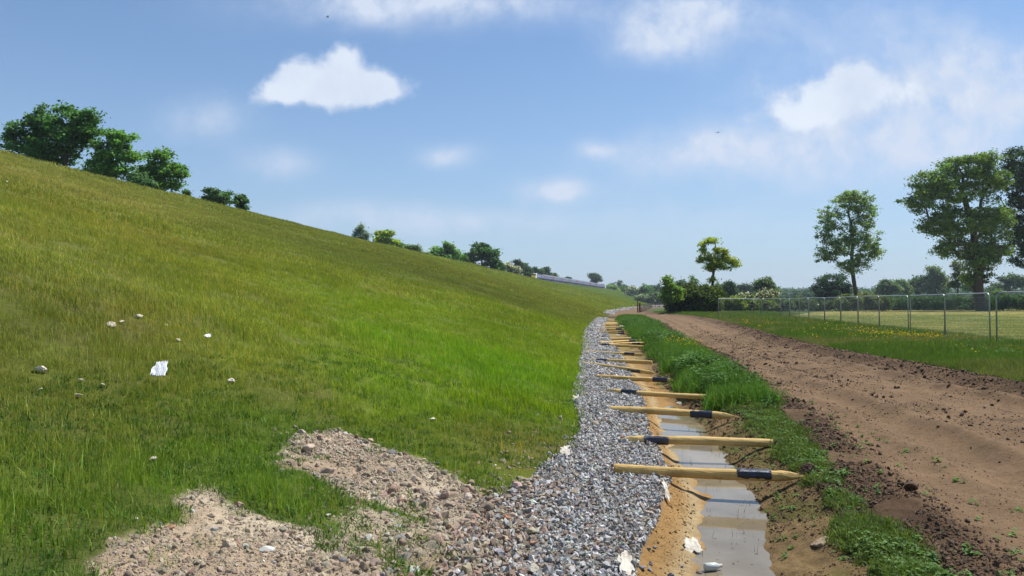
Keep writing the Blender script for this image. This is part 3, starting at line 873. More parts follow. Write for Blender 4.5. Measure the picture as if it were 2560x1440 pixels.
# ------------------------------------------------------------------ weeds and buttercups
def weeds():
    pr = []
    for k in range(8):
        V, F, c = leafy_weed(8, .50, .15, .13, 300 + k); pr.append(mesh_obj("weed_plant", V, F, M_grass, col=c, link=False))
    n = 3000
    y = 11 * (92 / 11.0) ** rng.random(n); s = rng.uniform(-.05, 1.0, n); B = B_(y); V = V_(y); x = B + s * (V - B)
    d = np.zeros(n)
    for px, py, rr, am in ((1750, 925, 1.1, 1.0), (1650, 845, 2.2, 1.0), (1590, 800, 6, .9), (1800, 960, .7, .8), (1690, 895, 1.2, .5), (1560, 815, 5, .6)):
        hx, hy = hit(px, py + 12); d = np.maximum(d, am * np.exp(-(((x - hx) / rr) ** 2 + ((y - hy) / (rr * 2.4)) ** 2)))
    keep = rng.random(n) < np.clip(d * (.75 + 1.1 * fbm(x, y, .9, 3, 87)), .02, 1)
    x, y, d = x[keep], y[keep], d[keep]
    tint = lin((76, 112, 46)) * 1.0 * rng.uniform(.7, 1.3, (len(x), 1))
    rot = np.zeros((len(x), 3)); rot[:, 2] = rng.uniform(0, 6.3, len(x))
    scatter("ditch_weeds", np.stack([x, y, ground_z(x, y)], 1), rot, rng.uniform(.35, 1.15, len(x)) * (.42 + .6 * d), tint, pr, "dark leafy nettles and docks crowding the ditch verge", "weeds")
    # little broad-leaved weeds scattered on bare soil
    pr2 = []
    for k in range(5):
        V, F, c = leafy_weed(3, .07, .02, .06, 350 + k); pr2.append(mesh_obj("seedling", V, F, M_grass, col=c, link=False))
    n = 380
    y = 3.2 * (22 / 3.2) ** rng.random(n); B = B_(y); x = B + rng.uniform(-.5, 1.6, n)
    tint = lin((96, 132, 60)) * rng.uniform(.8, 1.3, (n, 1)); rot = np.zeros((n, 3)); rot[:, 2] = rng.uniform(0, 6.3, n)
    scatter("seedlings", np.stack([x, y, ground_z(x, y)], 1), rot, rng.uniform(.25, .8, n), tint, pr2, "small broad-leaved seedlings on the crumbly ditch bank", "weeds")
    # coarse leafy plants along the roadside
    n = 2600; y = 13 * (90 / 13.0) ** rng.random(n); x = R_(y) + rng.uniform(.4, 1, n) * (F_(y) - R_(y))
    k = rng.random(n) < sstep(fbm(x, y, 2.4, 3, 95), -.05, .5) * .8; x, y = x[k], y[k]
    tint = lin((84, 116, 50)) * rng.uniform(.6, 1.35, (len(x), 1)); rot = np.zeros((len(x), 3)); rot[:, 2] = rng.uniform(0, 6.3, len(x))
    scatter("roadside_weeds", np.stack([x, y, ground_z(x, y)], 1), rot, rng.uniform(.35, .85, len(x)), tint, pr, "coarse leafy weeds among the grass along the mesh fence", "weeds")
    # buttercups
    r = np.random.default_rng(5); V = []; F = []
    for k in range(6):
        a = 2 * math.pi * k / 6
        i = len(V); V += [(0, 0, 0), (.012 * math.cos(a - .5), .012 * math.sin(a - .5), .007), (.016 * math.cos(a), .016 * math.sin(a), .010), (.012 * math.cos(a + .5), .012 * math.sin(a + .5), .007)]
        F.append((i, i + 1, i + 2, i + 3))
    pb = [mesh_obj("buttercup_head", np.array(V), np.array(F), M_grass, col=np.ones((len(V), 3)), link=False)]
    X = []; Y = []
    for px, py, rr, m in ((1710, 870, .9, 230), (1680, 858, .6, 90), (1740, 885, .8, 60), (2240, 850, 1.6, 460), (2190, 840, 2.5, 110), (2300, 855, 2, 90), (2100, 838, 3, 60), (1950, 808, 4, 70), (1860, 798, 4, 70),
                          (2440, 890, 2.0, 70), (2380, 878, 2.0, 50), (2020, 822, 4, 120), (2150, 860, 2, 50)):
        hx, hy = hit(px, py); X.append(r.normal(hx, rr * .6, m)); Y.append(r.normal(hy, rr * 1.1, m))
    x = np.concatenate(X); y = np.concatenate(Y); k = (x > B_(y)) & ((x < V_(y) + .2) | (x > R_(y) + .3)); x, y = x[k], y[k]; n = len(x)
    rot = r.normal(0, .35, (n, 3)); rot[:, 0] -= .3
    tint = np.array([.80, .56, .02]) * r.uniform(.85, 1.1, (n, 1))
    scatter("buttercups", np.stack([x, y, ground_z(x, y) + r.uniform(.12, .32, n)], 1), rot, r.uniform(1.1, 1.8, n) * np.clip(y / 30, .8, 1.8), tint, pb, "yellow buttercups speckling the verges beside the road", "flowers")
weeds()


# ------------------------------------------------------------------ stones
def rock_mesh(seed, sub=2, flat=.7, jag=.28):
    """angular broken stone of unit radius"""
    r = np.random.default_rng(seed)
    t = (1 + 5 ** .5) / 2
    V = np.array([(-1, t, 0), (1, t, 0), (-1, -t, 0), (1, -t, 0), (0, -1, t), (0, 1, t), (0, -1, -t), (0, 1, -t), (t, 0, -1), (t, 0, 1), (-t, 0, -1), (-t, 0, 1)], float)
    F = [(0, 11, 5), (0, 5, 1), (0, 1, 7), (0, 7, 10), (0, 10, 11), (1, 5, 9), (5, 11, 4), (11, 10, 2), (10, 7, 6), (7, 1, 8), (3, 9, 4), (3, 4, 2), (3, 2, 6), (3, 6, 8), (3, 8, 9), (4, 9, 5), (2, 4, 11), (6, 2, 10), (8, 6, 7), (9, 8, 1)]
    V /= np.linalg.norm(V, axis=1)[:, None]; V = list(map(tuple, V))
    for _ in range(sub):
        cache = {}; NF = []
        def mid(a, b):
            k = (min(a, b), max(a, b))
            if k not in cache:
                m = np.array(V[a]) + np.array(V[b]); m /= np.linalg.norm(m); V.append(tuple(m)); cache[k] = len(V) - 1
            return cache[k]
        for a, b, c in F:
            ab, bc, ca = mid(a, b), mid(b, c), mid(c, a); NF += [(a, ab, ca), (b, bc, ab), (c, ca, bc), (ab, bc, ca)]
        F = NF
    V = np.array(V)
    for _ in range(9):                                   # plane cuts give broken facets
        n = r.normal(size=3); n /= np.linalg.norm(n); d = r.uniform(.45, .8)
        s = V @ n - d; V = V - np.clip(s, 0, None)[:, None] * n
    V = V * (1 + r.normal(0, .02, (len(V), 1)))
    V = V * np.array([1.0, r.uniform(.65, .95), flat * r.uniform(.75, 1.1)])
    return V, np.array(F)


def chip_mesh(seed, n=11):
    """sharp crushed stone: the hull of a few scattered points"""
    import bmesh
    r = np.random.default_rng(seed); bm = bmesh.new()
    ax = np.array([1.0, r.uniform(.6, .85), r.uniform(.45, .7)])
    for q in r.normal(0, 1, (n, 3)):
        q = q / np.linalg.norm(q) * r.uniform(.75, 1.1); bm.verts.new(tuple(q * ax))
    g = bmesh.ops.convex_hull(bm, input=bm.verts)
    bmesh.ops.delete(bm, geom=[v for v in bm.verts if not v.link_faces], context='VERTS')
    bm.verts.index_update()
    V = np.array([v.co[:] for v in bm.verts]); F = [tuple(v.index for v in f.verts) for f in bm.faces]; bm.free()
    return V, F


def scatter_stones():
    pr = []
    for k in range(14):
        V, F = chip_mesh(500 + k, 9 + k % 4); pr.append(mesh_obj("gravel_stone", V, F, M_stone, link=False))
    pr2 = []
    for k in range(8):
        V, F = (rock_mesh(540 + k, 2, .7) if k % 2 else chip_mesh(540 + k, 16)); pr2.append(mesh_obj("rubble_stone", V, F, M_stone, link=False))
    P = []; S = []; TT = []
    grey = lambda n, r: (lin((152, 151, 148)) * 1.6)[None] * r.uniform(.45, 1.45, (n, 1)) * (1 + r.normal(0, .03, (n, 3)))
    warm = lambda n, r: (lin((196, 176, 152)) * .72)[None] * r.uniform(.7, 1.25, (n, 1)) * (1 + r.normal(0, .05, (n, 3)))
    pink = lambda n, r: (lin((184, 152, 132)) * .72)[None] * r.uniform(.75, 1.2, (n, 1))
    r = np.random.default_rng(77)
    # the drain of crushed stone
    for y0, y1, dens, size in ((3.2, 9, 1600, .0235), (9, 17, 1100, .0275), (17, 34, 560, .037), (34, 80, 240, .056), (104, 170, 60, .11), (170, 260, 22, .17)):
        w = float(np.max(G_(np.linspace(y0, y1, 50)) - T_(np.linspace(y0, y1, 50)))) + .15
        n = int(dens * w * (y1 - y0))
        y = r.uniform(y0, y1, n); s = r.uniform(-.12, w, n); x = T_(y) + s
        jag = .10 * fbm(x, y, .6, 3, 81)
        k = (x < G_(y) + .03 + jag * .8) & (x > T_(y) - .03 + jag)
        x, y = x[k], y[k]; n = len(x)
        z = base_height(np.minimum(x, G_(y) - .03), y) + .02 * fbm(x, y, .5, 3, 15) + r.uniform(-.2, 1.0, n) * size
        sz = size * r.uniform(.4, 1.4, n) * np.where(r.random(n) < .05, 1.7, 1)
        c = grey(n, r)
        near_left = sstep(T_(y) + .75 - x, -.2, .7) * sstep(y, 8.5, 5.5)
        m = r.random(n) < np.maximum(.17, near_left * .8); c[m] = warm(int(m.sum()), r)
        m = r.random(n) < .025 + near_left * .08; c[m] = pink(int(m.sum()), r)
        sz = sz * (1 + near_left * .45 * r.random(n))
        P.append(np.stack([x, y, z], 1)); S.append(sz); TT.append(c)
    P = np.concatenate(P); S = np.concatenate(S); TT = np.concatenate(TT); n = len(P)
    scatter("gravel", P, r.uniform(0, 6.3, (n, 3)), S, np.clip(TT, .01, .85), pr, "grey crushed stone filling the drain along the foot of the embankment", "gravel")
    # rubble on the pale spoil and the toe
    n = 110000
    y = 2.9 * (13.5 / 2.9) ** r.random(n); x = r.uniform(-5.2, 1.4, n)
    dm = dirt_mask(x, y); T = T_(y)
    pb = sstep(poly_sdf(x, y, PATCH_B), -.25, .15)
    toe = np.exp(-((T - x - .15) / .45) ** 2) * sstep(y, 14, 8)
    fan = np.exp(-((T - x) / .9) ** 2) * sstep(y, 7.5, 5)
    pr_ = dm * .32 + pb * .30 + toe * .35 + fan * .5
    k = (x < T + .05) & (r.random(n) < pr_); x, y = x[k], y[k]; n = len(x)
    size = np.clip(.0045 * r.pareto(2.1, n) + .003, .003, .032) * (1 + .7 * np.exp(-((T_(y) - x) / .8) ** 2)) * (1 + .8 * (poly_sdf(x, y, PATCH_B) > -.05) * (r.random(n) < .35))
    c = warm(n, r); m = r.random(n) < .10; c[m] = .8 * grey(int(m.sum()), r); m = r.random(n) < .08; c[m] = pink(int(m.sum()), r); m = r.random(n) < .03; c[m] = (.75, .73, .68)
    scatter("rubble", np.stack([x, y, ground_z(x, y) - size * .05], 1), r.uniform(0, 6.3, (n, 3)), size, np.clip(c, .01, .85), pr2, "pale rubble and chippings strewn over the bare soil", "rubble")
    # crumbs and lumps of the spoil itself
    X = []; Y = []
    for pg, m in ((PATCH_A, 42000), (PATCH_B, 42000)):
        q = np.array(pg); X.append(r.uniform(q[:, 0].min(), q[:, 0].max(), m)); Y.append(r.uniform(q[:, 1].min(), q[:, 1].max(), m))
    x = np.concatenate(X); y = np.concatenate(Y)
    k = (dirt_mask(x, y) > .25 + .5 * r.random(len(x))) & (fbm(x, y, .35, 3, 88) + .6 * r.random(len(x)) > .15); x, y = x[k], y[k]; n = len(x)
    size = np.clip(.004 * r.pareto(2.3, n) + .004, .004, .03) * (1 + .35 * (poly_sdf(x, y, PATCH_B) > 0))
    c = (lin((208, 190, 164)) * .66)[None] * r.uniform(.6, 1.3, (n, 1)) * (1 + r.normal(0, .04, (n, 3)))
    scatter("spoil_crumbs", np.stack([x, y, ground_z(x, y) - size * .1], 1), r.uniform(0, 6.3, (n, 3)), size, np.clip(c, .01, .85), pr2, "crumbs and lumps of pale clayey soil on the bare patches", "soil")
    # crumbly soil: clods along the road edges, ruts and ditch bank
    n = 110000
    y = 3.0 * (60 / 3.0) ** r.random(n); V = V_(y); R = R_(y); B = B_(y); s = r.random(n)
    x = np.where(s < .42, r.normal(V + .12, .25), np.where(s < .58, r.normal(R - .5, .55), np.where(s < .72, B + r.uniform(-.5, .4, n) , V + (R - V) * r.random(n))))
    rut = np.abs(((x - V) / np.maximum(R - V, .1) - .40)) < .05
    k = (x > G_(y) + .55) & (x < R + .2) & ((s < .72) | (r.random(n) < .10) | rut)
    k &= (fbm(x, y, .7, 3, 83) > -.25)
    x, y, s = x[k], y[k], s[k]; n = len(x)
    size = np.clip(.0065 * r.pareto(2.4, n) + .005, .005, .034) * np.clip(y / 9, .8, 2.0)
    c = (lin((128, 102, 78)) * .6)[None] * r.uniform(.65, 1.35, (n, 1))
    scatter("soil_clods", np.stack([x, y, ground_z(x, y) + size * .2], 1), r.uniform(0, 6.3, (n, 3)), size, np.clip(c, .01, .85), pr2, "crumbly brown soil clods along the edges and ruts of the dirt road", "soil")
    n = 16000
    y = 3.6 * (16 / 3.6) ** r.random(n); f = np.where(r.random(n) < .28, r.uniform(.02, .2, n), r.uniform(.62, 1.05, n)); x = G_(y) + f * (B_(y) - G_(y))
    k = fbm(x, y, .4, 3, 93) + .3 * r.random(n) > .05; x, y, f = x[k], y[k], f[k]; n = len(x)
    size = np.clip(.0035 * r.pareto(2.4, n) + .003, .003, .02)
    c = np.where((f < .4)[:, None], lin((192, 154, 102)) * .56, lin((146, 120, 84)) * .52) * r.uniform(.6, 1.25, (n, 1))
    scatter("ditch_crumbs", np.stack([x, y, ground_z(x, y)], 1), r.uniform(0, 6.3, (n, 3)), size, np.clip(c, .01, .85), pr2, "crumbs of sand and clay on the walls of the ditch", "soil")
    n = 90000
    y = 4.2 * (40 / 4.2) ** r.random(n); V = V_(y); R = R_(y); x = V + (R - V) * r.random(n)
    k = fbm(x, y, .9, 4, 94) + .35 * r.random(n) > .12; x, y = x[k], y[k]; n = len(x)
    size = np.clip(.0035 * r.pareto(2.6, n) + .003, .003, .016) * np.clip(y / 9, .8, 2.2)
    c = (lin((136, 112, 86)) * .52)[None] * r.uniform(.6, 1.3, (n, 1))
    scatter("road_crumbs", np.stack([x, y, ground_z(x, y)], 1), r.uniform(0, 6.3, (n, 3)), size, np.clip(c, .01, .85), pr2, "fine crumbs of dry soil lying on the dirt road", "soil")
    # straw and twigs on the road
    V, F = [], []
    sb = mesh_obj("straw_stalk", np.array([(-.5, -.012, 0), (.5, -.012, 0), (.5, .012, 0), (-.5, .012, 0), (0, 0, .02)]), [(0, 1, 4), (1, 2, 4), (2, 3, 4), (3, 0, 4)], M_stone, link=False)
    n = 1500; y = 4.5 * (30 / 4.5) ** r.random(n); x = V_(y) + r.random(n) * (R_(y) - V_(y))
    rot = np.zeros((n, 3)); rot[:, 2] = r.uniform(0, 6.3, n)
    c = (lin((196, 170, 128)) * .6)[None] * r.uniform(.5, 1.2, (n, 1))
    scatter("straw_bits", np.stack([x, y, ground_z(x, y) + .006], 1), rot, r.uniform(.03, .10, n), c, [sb], "bits of straw and root scattered on the dirt road", "straw")
scatter_stones()


def single_rock(name, px, py, wpx, col, label, cat, seed, flat=.75, group=None, sink=.25, lift=0.0):
    x, y = hit(px, py + wpx * .25, lift); rad = wpx * y / FPX / 2
    V, F = rock_mesh(seed, 3, flat)
    r = np.random.default_rng(seed)
    o = mesh_obj(name, V * rad, F, M_rock, col=np.clip(lin(col) * .72, 0, .85) * np.ones((len(V), 1)))
    o.location = (x, y, gz(x, y) + rad * flat * (1 - 2 * sink) * .8 + lift); o.rotation_euler = (r.normal(0, .2), r.normal(0, .2), r.uniform(0, 6))
    tag(o, label, cat, group)
    return o


def rocks():
    for i, (px, py, w, c, lb) in enumerate([
        (1330, 1348, 30, (172, 130, 108), "rounded reddish-brown stone standing on the grey gravel"),
        (1264, 1292, 34, (178, 122, 92), "flat orange stone at the left edge of the gravel"),
        (1332, 1418, 44, (186, 180, 166), "large pale angular rock at the bottom edge of the gravel"),
        (1236, 1400, 44, (180, 170, 158), "large pale rock left of the bottom gravel with a flat top"),
        (1214, 1345, 30, (190, 178, 160), "pale block on the edge where gravel meets rubble"),
        (1500, 1318, 36, (158, 146, 138), "big brownish grey stone lying in the middle of the gravel"),
        (1318, 1268, 34, (176, 172, 166), "light grey slab lying on the gravel below the toe of the grass"),
        (1395, 1209, 24, (158, 138, 122), "brown cobble on the gravel left of the nearest post"),
        (1578, 1210, 22, (176, 182, 186), "bluish white stone on the gravel below the nearest post"),
        (1290, 1205, 34, (206, 176, 164), "pinkish white stone poking from the grass above the gravel"),
        (1300, 1015, 0, (0, 0, 0), ""),
        (808, 1098, 34, (206, 184, 164), "biggest pale rock in the middle of the rubble mound"),
        (757, 1058, 24, (200, 180, 164), "rounded pale rock at the top of the rubble mound"),
        (772, 1090, 36, (196, 174, 154), "broad pale lump left of the biggest rock on the mound"),
        (602, 1232, 34, (196, 168, 140), "rounded clay lump at the top right of the bare soil patch"),
        (578, 1342, 44, (214, 196, 170), "cracked cream lump in the middle of the bare soil patch"),
        (760, 1424, 26, (196, 176, 158), "pale stone near the bottom of the bare soil patch"),
        (794, 1165, 22, (176, 160, 150), "grey-pink stone between the grass tongue and the mound"),
        (823, 1264, 18, (206, 192, 172), "pale pebble in the grass between the two bare patches"),
        (1060, 1320, 0, (0, 0, 0), ""),
        (1112, 1235, 40, (196, 166, 146), "pink-beige boulder in the stony line below the grass"),
        (1165, 1235, 40, (200, 182, 166), "long pale boulder beside the pink-beige one"),
        (340, 1425, 0, (0, 0, 0), "")]):
        if w: single_rock("rock", px, py, w, c, lb, "rock", 900 + i)
    for i, (px, py, w, lb) in enumerate([
        (280, 799, 30, "wide white chalk lump in the grass high on the slope"), (304, 798, 16, "small chalk lump touching the wide white one"),
        (346, 788, 28, "slanting chalk lump above and right of the wide white one"), (416, 809, 15, "small chalk lump above the white cloth"),
        (106, 900, 50, "largest chalk lump half hidden in grass near the left edge"), (205, 930, 16, "pinkish chalk lump above the wedge-shaped one"),
        (102, 950, 14, "round chalk lump below the largest one"), (196, 963, 28, "wedge-shaped chalk lump lying low in the grass"),
        (258, 942, 20, "flat chalk lump right of the pinkish one"), (446, 844, 20, "flat chalk lump between the white cloth and the bent tape"),
        (578, 931, 30, "low flat chalk slab far right of the white cloth"), (387, 1110, 22, "chalk lump in the grass above the bare soil patch"),
        (12, 460, 10, "tiny chalk lump high on the slope by the frame edge"), (1082, 1026, 18, "pale lump in the thin grass above the gravel")]):
        single_rock("chalk_lump", px, py, w * (.95 if w < 40 else .8), (232, 220, 200), lb, "rock", 950 + i, .5, "pale chalk lumps in the slope grass", .36, .02)
    for i, (px, py, w, lb) in enumerate([
        (1743, 1421, 22, "wet brown stone in the puddle beside the plastic bottle"), (1602, 1412, 22, "dark stone fallen on the sand, nearest the gravel"),
        (1622, 1418, 17, "bluish stone fallen on the sand with a pale face"), (1624, 1402, 15, "upper one of the fallen stones on the sand"),
        (1674, 1434, 20, "dark grey stone on the sand at the bottom edge"), (1620, 1364, 18, "stone at the top of the fallen group below the gravel edge"),
        (1634, 1361, 13, "small stone at the right of the fallen group below the gravel edge"), (1702, 1406, 12, "small flat brown stone at the water's edge")]):
        single_rock("fallen_stone", px, py, w, (150, 148, 152) if i else (126, 108, 98), lb, "stone", 980 + i, .7, "stones fallen from the gravel into the ditch", .2)
    single_rock("clay_clod", 2058, 1330, 88, (158, 138, 112), "large cracked clay clod on the bank beside the ditch", "clod", 1007, .6, None, .85)
    single_rock("soil_clod", 2268, 1235, 46, (98, 74, 58), "big dark soil clod at the edge of the dirt road", "clod", 1002, .8, None, .3)
    single_rock("soil_clod", 2020, 1175, 46, (88, 66, 50), "dark soil clod beside the tip of the nearest post", "clod", 1003, .8, None, .3)
rocks()


# ------------------------------------------------------------------ timber posts across the ditch
def timber_post(a, b, point_end, s0, s1, label, text=False, seed=0, r0=.05, muddy=False):
    """a, b: plan positions (x, y, z of the axis) of left and right end; point_end 'L' or 'R'; s0, s1 sleeve along it from the left"""
    a = Vector(a); b = Vector(b); L = (b - a).length
    rr = random.Random(seed)
    root = empty("timber_post", a)
    root.rotation_euler = (b - a).to_track_quat('X', 'Z').to_euler()
    n = 18; V = []; F = []
    r0 = r0 * rr.uniform(.9, 1.1)
    ts = [0, .01] + [k / 26 for k in range(1, 26)] + [.99, 1]
    tip = .24 / L
    rings = []
    for t in ts:
        q = t if point_end == 'R' else 1 - t
        if q > 1 - tip: continue
        k = 1.0 if 0.005 < q else .93
        rings.append((t, k))
    rings.sort()
    for t, k in rings:
        w = 1 + .035 * math.sin(t * 9 + seed) + .025 * rr.uniform(-1, 1)
        for j in range(n):
            ang = 2 * math.pi * j / n
            rad = r0 * k * w * (1 + .03 * math.sin(3 * ang + seed) + .022 * rr.uniform(-1, 1))
            V.append((t * L, rad * math.cos(ang), rad * math.sin(ang) + .012 * math.sin(math.pi * t) * math.sin(seed * 1.7)))
    # four-sided axe-cut point
    def tip_ring(t, s):
        out = []
        for j in range(n):
            ang = 2 * math.pi * j / n + .5
            cx, cy = math.cos(ang), math.sin(ang)
            sq = s / max(abs(cx), abs(cy)); rad = min(1.0, sq)
            out.append((t * L, r0 * rad * math.cos(ang - .5), r0 * rad * math.sin(ang - .5)))
        return out
    nr = len(rings)
    if point_end == 'R':
        for q, s in ((1 - tip * .97, .98), (1 - tip * .66, .72), (1 - tip * .33, .40), (1 - .002, .06)): V += tip_ring(q, s); nr += 1
    else:
        pre = []
        for q, s in ((.002, .06), (tip * .33, .40), (tip * .66, .72), (tip * .97, .98)): pre += tip_ring(q, s); nr += 1
        V = pre + V
    for i in range(nr - 1):
        for j in range(n):
            F.append((i * n + j, (i + 1) * n + j, (i + 1) * n + (j + 1) % n, i * n + (j + 1) % n))
    F.append(tuple(range(n))); F.append(tuple(range(nr * n - 1, (nr - 1) * n - 1, -1)))
    body = mesh_obj("shaft", np.array(V), F, M_post, root)
    if s1 > s0:
        m = MB(); V = []; F = []
        k = 9
        for i in range(k):
            t = s0 + (s1 - s0) * i / (k - 1)
            for j in range(n):
                ang = 2 * math.pi * j / n
                rad = r0 * (1.09 + .015 * rr.uniform(-1, 1) + (.03 if i in (1, k - 2) else 0))
                V.append((t * L, rad * math.cos(ang), rad * math.sin(ang)))
        for i in range(k - 1):
            for j in range(n): F.append((i * n + j, (i + 1) * n + j, (i + 1) * n + (j + 1) % n, i * n + (j + 1) % n))
        F.append(tuple(range(n))); F.append(tuple(range(k * n - 1, (k - 1) * n - 1, -1)))
        sl = mesh_obj("sleeve", np.array(V), F, M_sleeve, root, smooth=False)
        if text:
            for row, (txt, size, ang) in enumerate(text):
                cu = bpy.data.curves.new("lettering", 'FONT'); cu.body = txt; cu.size = size; cu.align_x = 'CENTER'; cu.align_y = 'CENTER'
                tmp = bpy.data.objects.new("lettering", cu); C.objects.link(tmp)
                dg = bpy.context.evaluated_depsgraph_get(); dg.update()
                me = bpy.data.meshes.new_from_object(tmp.evaluated_get(dg))
                bpy.data.objects.remove(tmp)
                # bend the print round the sleeve, upside down as the post lies
                for v in me.vertices:
                    th = ang - v.co.y / (r0 * 1.14)
                    xx = (s0 + s1) / 2 * L - v.co.x * ((s1 - s0) * L * .8 / .30)
                    v.co = (xx, -r0 * 1.14 * math.cos(th), r0 * 1.14 * math.sin(th))
                me.materials.append(M_letter)
                lo = bpy.data.objects.new("lettering", me); C.objects.link(lo); lo.parent = sl
    tag(root, label, "post", "timber posts laid across the ditch")
    return root


def posts():
    data = [
        (1534, 1170, 2015, 1190, 'R', 1845, 1928, "nearest timber post across the ditch, dark sleeve with white print"),
        (1544, 1097, 1932, 1107, 'L', 1610, 1672, "second nearest timber post, its sharp tip on the gravel"),
        (1525, 1022, 1838, 1040, 'R', 1730, 1783, "third nearest timber post, its sharp tip on the far bank over the puddle"),
        (1512, 976, 1768, 992, 'L', 1556, 1596, "fourth nearest timber post, pointing left over the gravel with sleeve near the tip"),
        (1492, 941, 1690, 951, 'R', 1634, 1670, "fifth nearest timber post, its tip hidden in green weeds"),
        (1456, 908, 1637, 933, 'R', 1578, 1607, "slanting timber post starting farthest left on the gravel, just above the fifth nearest"),
        (1467, 900, 1630, 906, 'L', 1492, 1520, "timber post just above the slanting one, sleeve over the gravel"),
        (1468, 879, 1612, 887, 'R', 1564, 1588, "timber post alone above a small puddle, point right"),
        (1494, 861, 1610, 867, 'L', 1506, 1526, "front post of the crossing trio, sleeve at its left end"),
        (1520, 861, 1617, 857, 'R', 1577, 1597, "middle post of the crossing trio, point right in the grass"),
        (1500, 857, 1606, 850, 'R', 1569, 1588, "rear post of the crossing trio, its tip caked in mud"),
        (1490, 847, 1577, 846, 'L', 1502, 1518, "lone timber post behind the crossing trio, sleeve at left"),
        (1496, 830, 1571, 834, 'R', 1548, 1562, "front post of the far row, above the little far puddle"),
        (1494, 827, 1569, 828.5, 'R', 1547, 1560, "second post of the far row, sleeve at right"),
        (1497, 822, 1563, 823, 'R', 1540, 1555, "third post of the far row, sleeve at right"),
        (1502, 817, 1568, 816, 'R', 1548, 1558, "fourth post of the far row, point reaching the weeds"),
        (1500, 813.5, 1560, 814.5, 'R', 1540, 1553, "fifth post of the far row, thin in the distance"),
        (1505, 811, 1552, 809, 'R', 1544, 1550, "sixth post of the far row, slanting up to the right"),
        (1514, 808.5, 1555, 806, 'R', 0, 0, "last but one of the far posts, without a visible sleeve"),
        (1517, 801, 1557, 804.5, 'R', 0, 0, "farthest timber post, slanting down to the right at the end of the gravel")]
    for i, (xa, ya, xb, yb, pe, sa, sb, lb) in enumerate(data):
        zc = .055
        def W(px, py):
            d = FPX * (EYE - zc) / (py - HOR); return Vector(((px - 1280) / FPX * d, d, zc))
        a = W(xa, ya); b = W(xb, yb)
        f0, f1 = (sa - xa) / (xb - xa), (sb - xa) / (xb - xa)
        if sb == 0: f0 = f1 = 0
        txt = False
        if i == 0: txt = [("LIFESPAN CHEPSTOW POST", .026, .85)]
        timber_post(a, b, pe, f0, f1, lb, txt, 40 + i)
posts()


# ------------------------------------------------------------------ trees
def tube_edges(P0, P1, R0, R1, n=6):
    """frusta for many branch edges at once"""
    d = P1 - P0; L = np.linalg.norm(d, axis=1, keepdims=True) + 1e-9; d = d / L
    up = np.where(np.abs(d[:, 2:3]) < .9, np.array([[0, 0, 1.0]]), np.array([[1.0, 0, 0]]))
    a = np.cross(d, up); a /= np.linalg.norm(a, axis=1, keepdims=True) + 1e-9; b = np.cross(d, a)
    V = []; m = len(P0)
    for P, R in ((P0, R0), (P1 + d * (R1[:, None] * .5), R1)):
        for k in range(n):
            t = 2 * math.pi * k / n
            V.append(P + (a * math.cos(t) + b * math.sin(t)) * R[:, None])
    V = np.concatenate(V); i = np.arange(m); F = []
    for k in range(n):
        F.append(np.stack([k * m + i, ((k + 1) % n) * m + i, (n + (k + 1) % n) * m + i, (n + k) * m + i], 1))
    return V, np.concatenate(F)


def leaf_cloud(Cn, sig, nl, size, col, r, flat=.6, up=.5, blossom=0.0, bcol=(.75, .73, .62), var=.22):
    """leaf-sized faces round the twig ends Cn"""
    m = len(Cn); N = m * nl
    c = np.repeat(Cn, nl, 0); s = np.repeat(sig, nl)[:, None] if np.ndim(sig) else sig
    p = c + r.normal(0, 1, (N, 3)) * np.array([1, 1, flat]) * s
    nrm = r.normal(0, 1, (N, 3)); nrm[:, 2] = np.abs(nrm[:, 2]) * 1.0 + up; nrm /= np.linalg.norm(nrm, axis=1, keepdims=True)
    t = r.normal(0, 1, (N, 3)); t -= nrm * (t * nrm).sum(1, keepdims=True); t /= np.linalg.norm(t, axis=1, keepdims=True) + 1e-9
    b = np.cross(nrm, t); sz = size * r.uniform(.6, 1.3, (N, 1))
    V = np.concatenate([p - t * sz * .5, p + b * sz * .32 + nrm * sz * .06, p + t * sz * .5, p - b * sz * .32 + nrm * sz * .06])
    i = np.arange(N); F = np.stack([i, i + N, i + 2 * N, i + 3 * N], 1)
    cl = np.repeat(r.normal(0, var * .6, m), nl); lf = r.normal(0, var, N)
    br = np.clip(1 + cl + lf, .45, 1.8)[:, None]; hue = np.repeat(r.normal(0, .07, m), nl)[:, None]
    k = np.concatenate([br * (1 + hue), br, br * (1 - hue)], 1) * np.asarray(col)
    if blossom > 0:
        w = r.random(N) < blossom; k[w] = np.array(bcol) * r.uniform(.75, 1.1, (w.sum(), 1))
    return V, F, np.tile(np.clip(k, .003, .85), (4, 1))


def sample_blobs(blobs, n, r, shell=.55):
    A = np.array([b[3] * b[5] for b in blobs]); A = A / A.sum(); out = []
    for b, a in zip(blobs, A):
        m = max(3, int(round(n * a))); u = r.normal(0, 1, (m, 3)); u /= np.linalg.norm(u, axis=1, keepdims=True)
        rad = (shell + (1 - shell) * r.random((m, 1))) * r.uniform(.75, 1.05, (m, 1))
        out.append(np.array(b[:3]) + u * rad * np.array(b[3:6]))
    return np.concatenate(out)


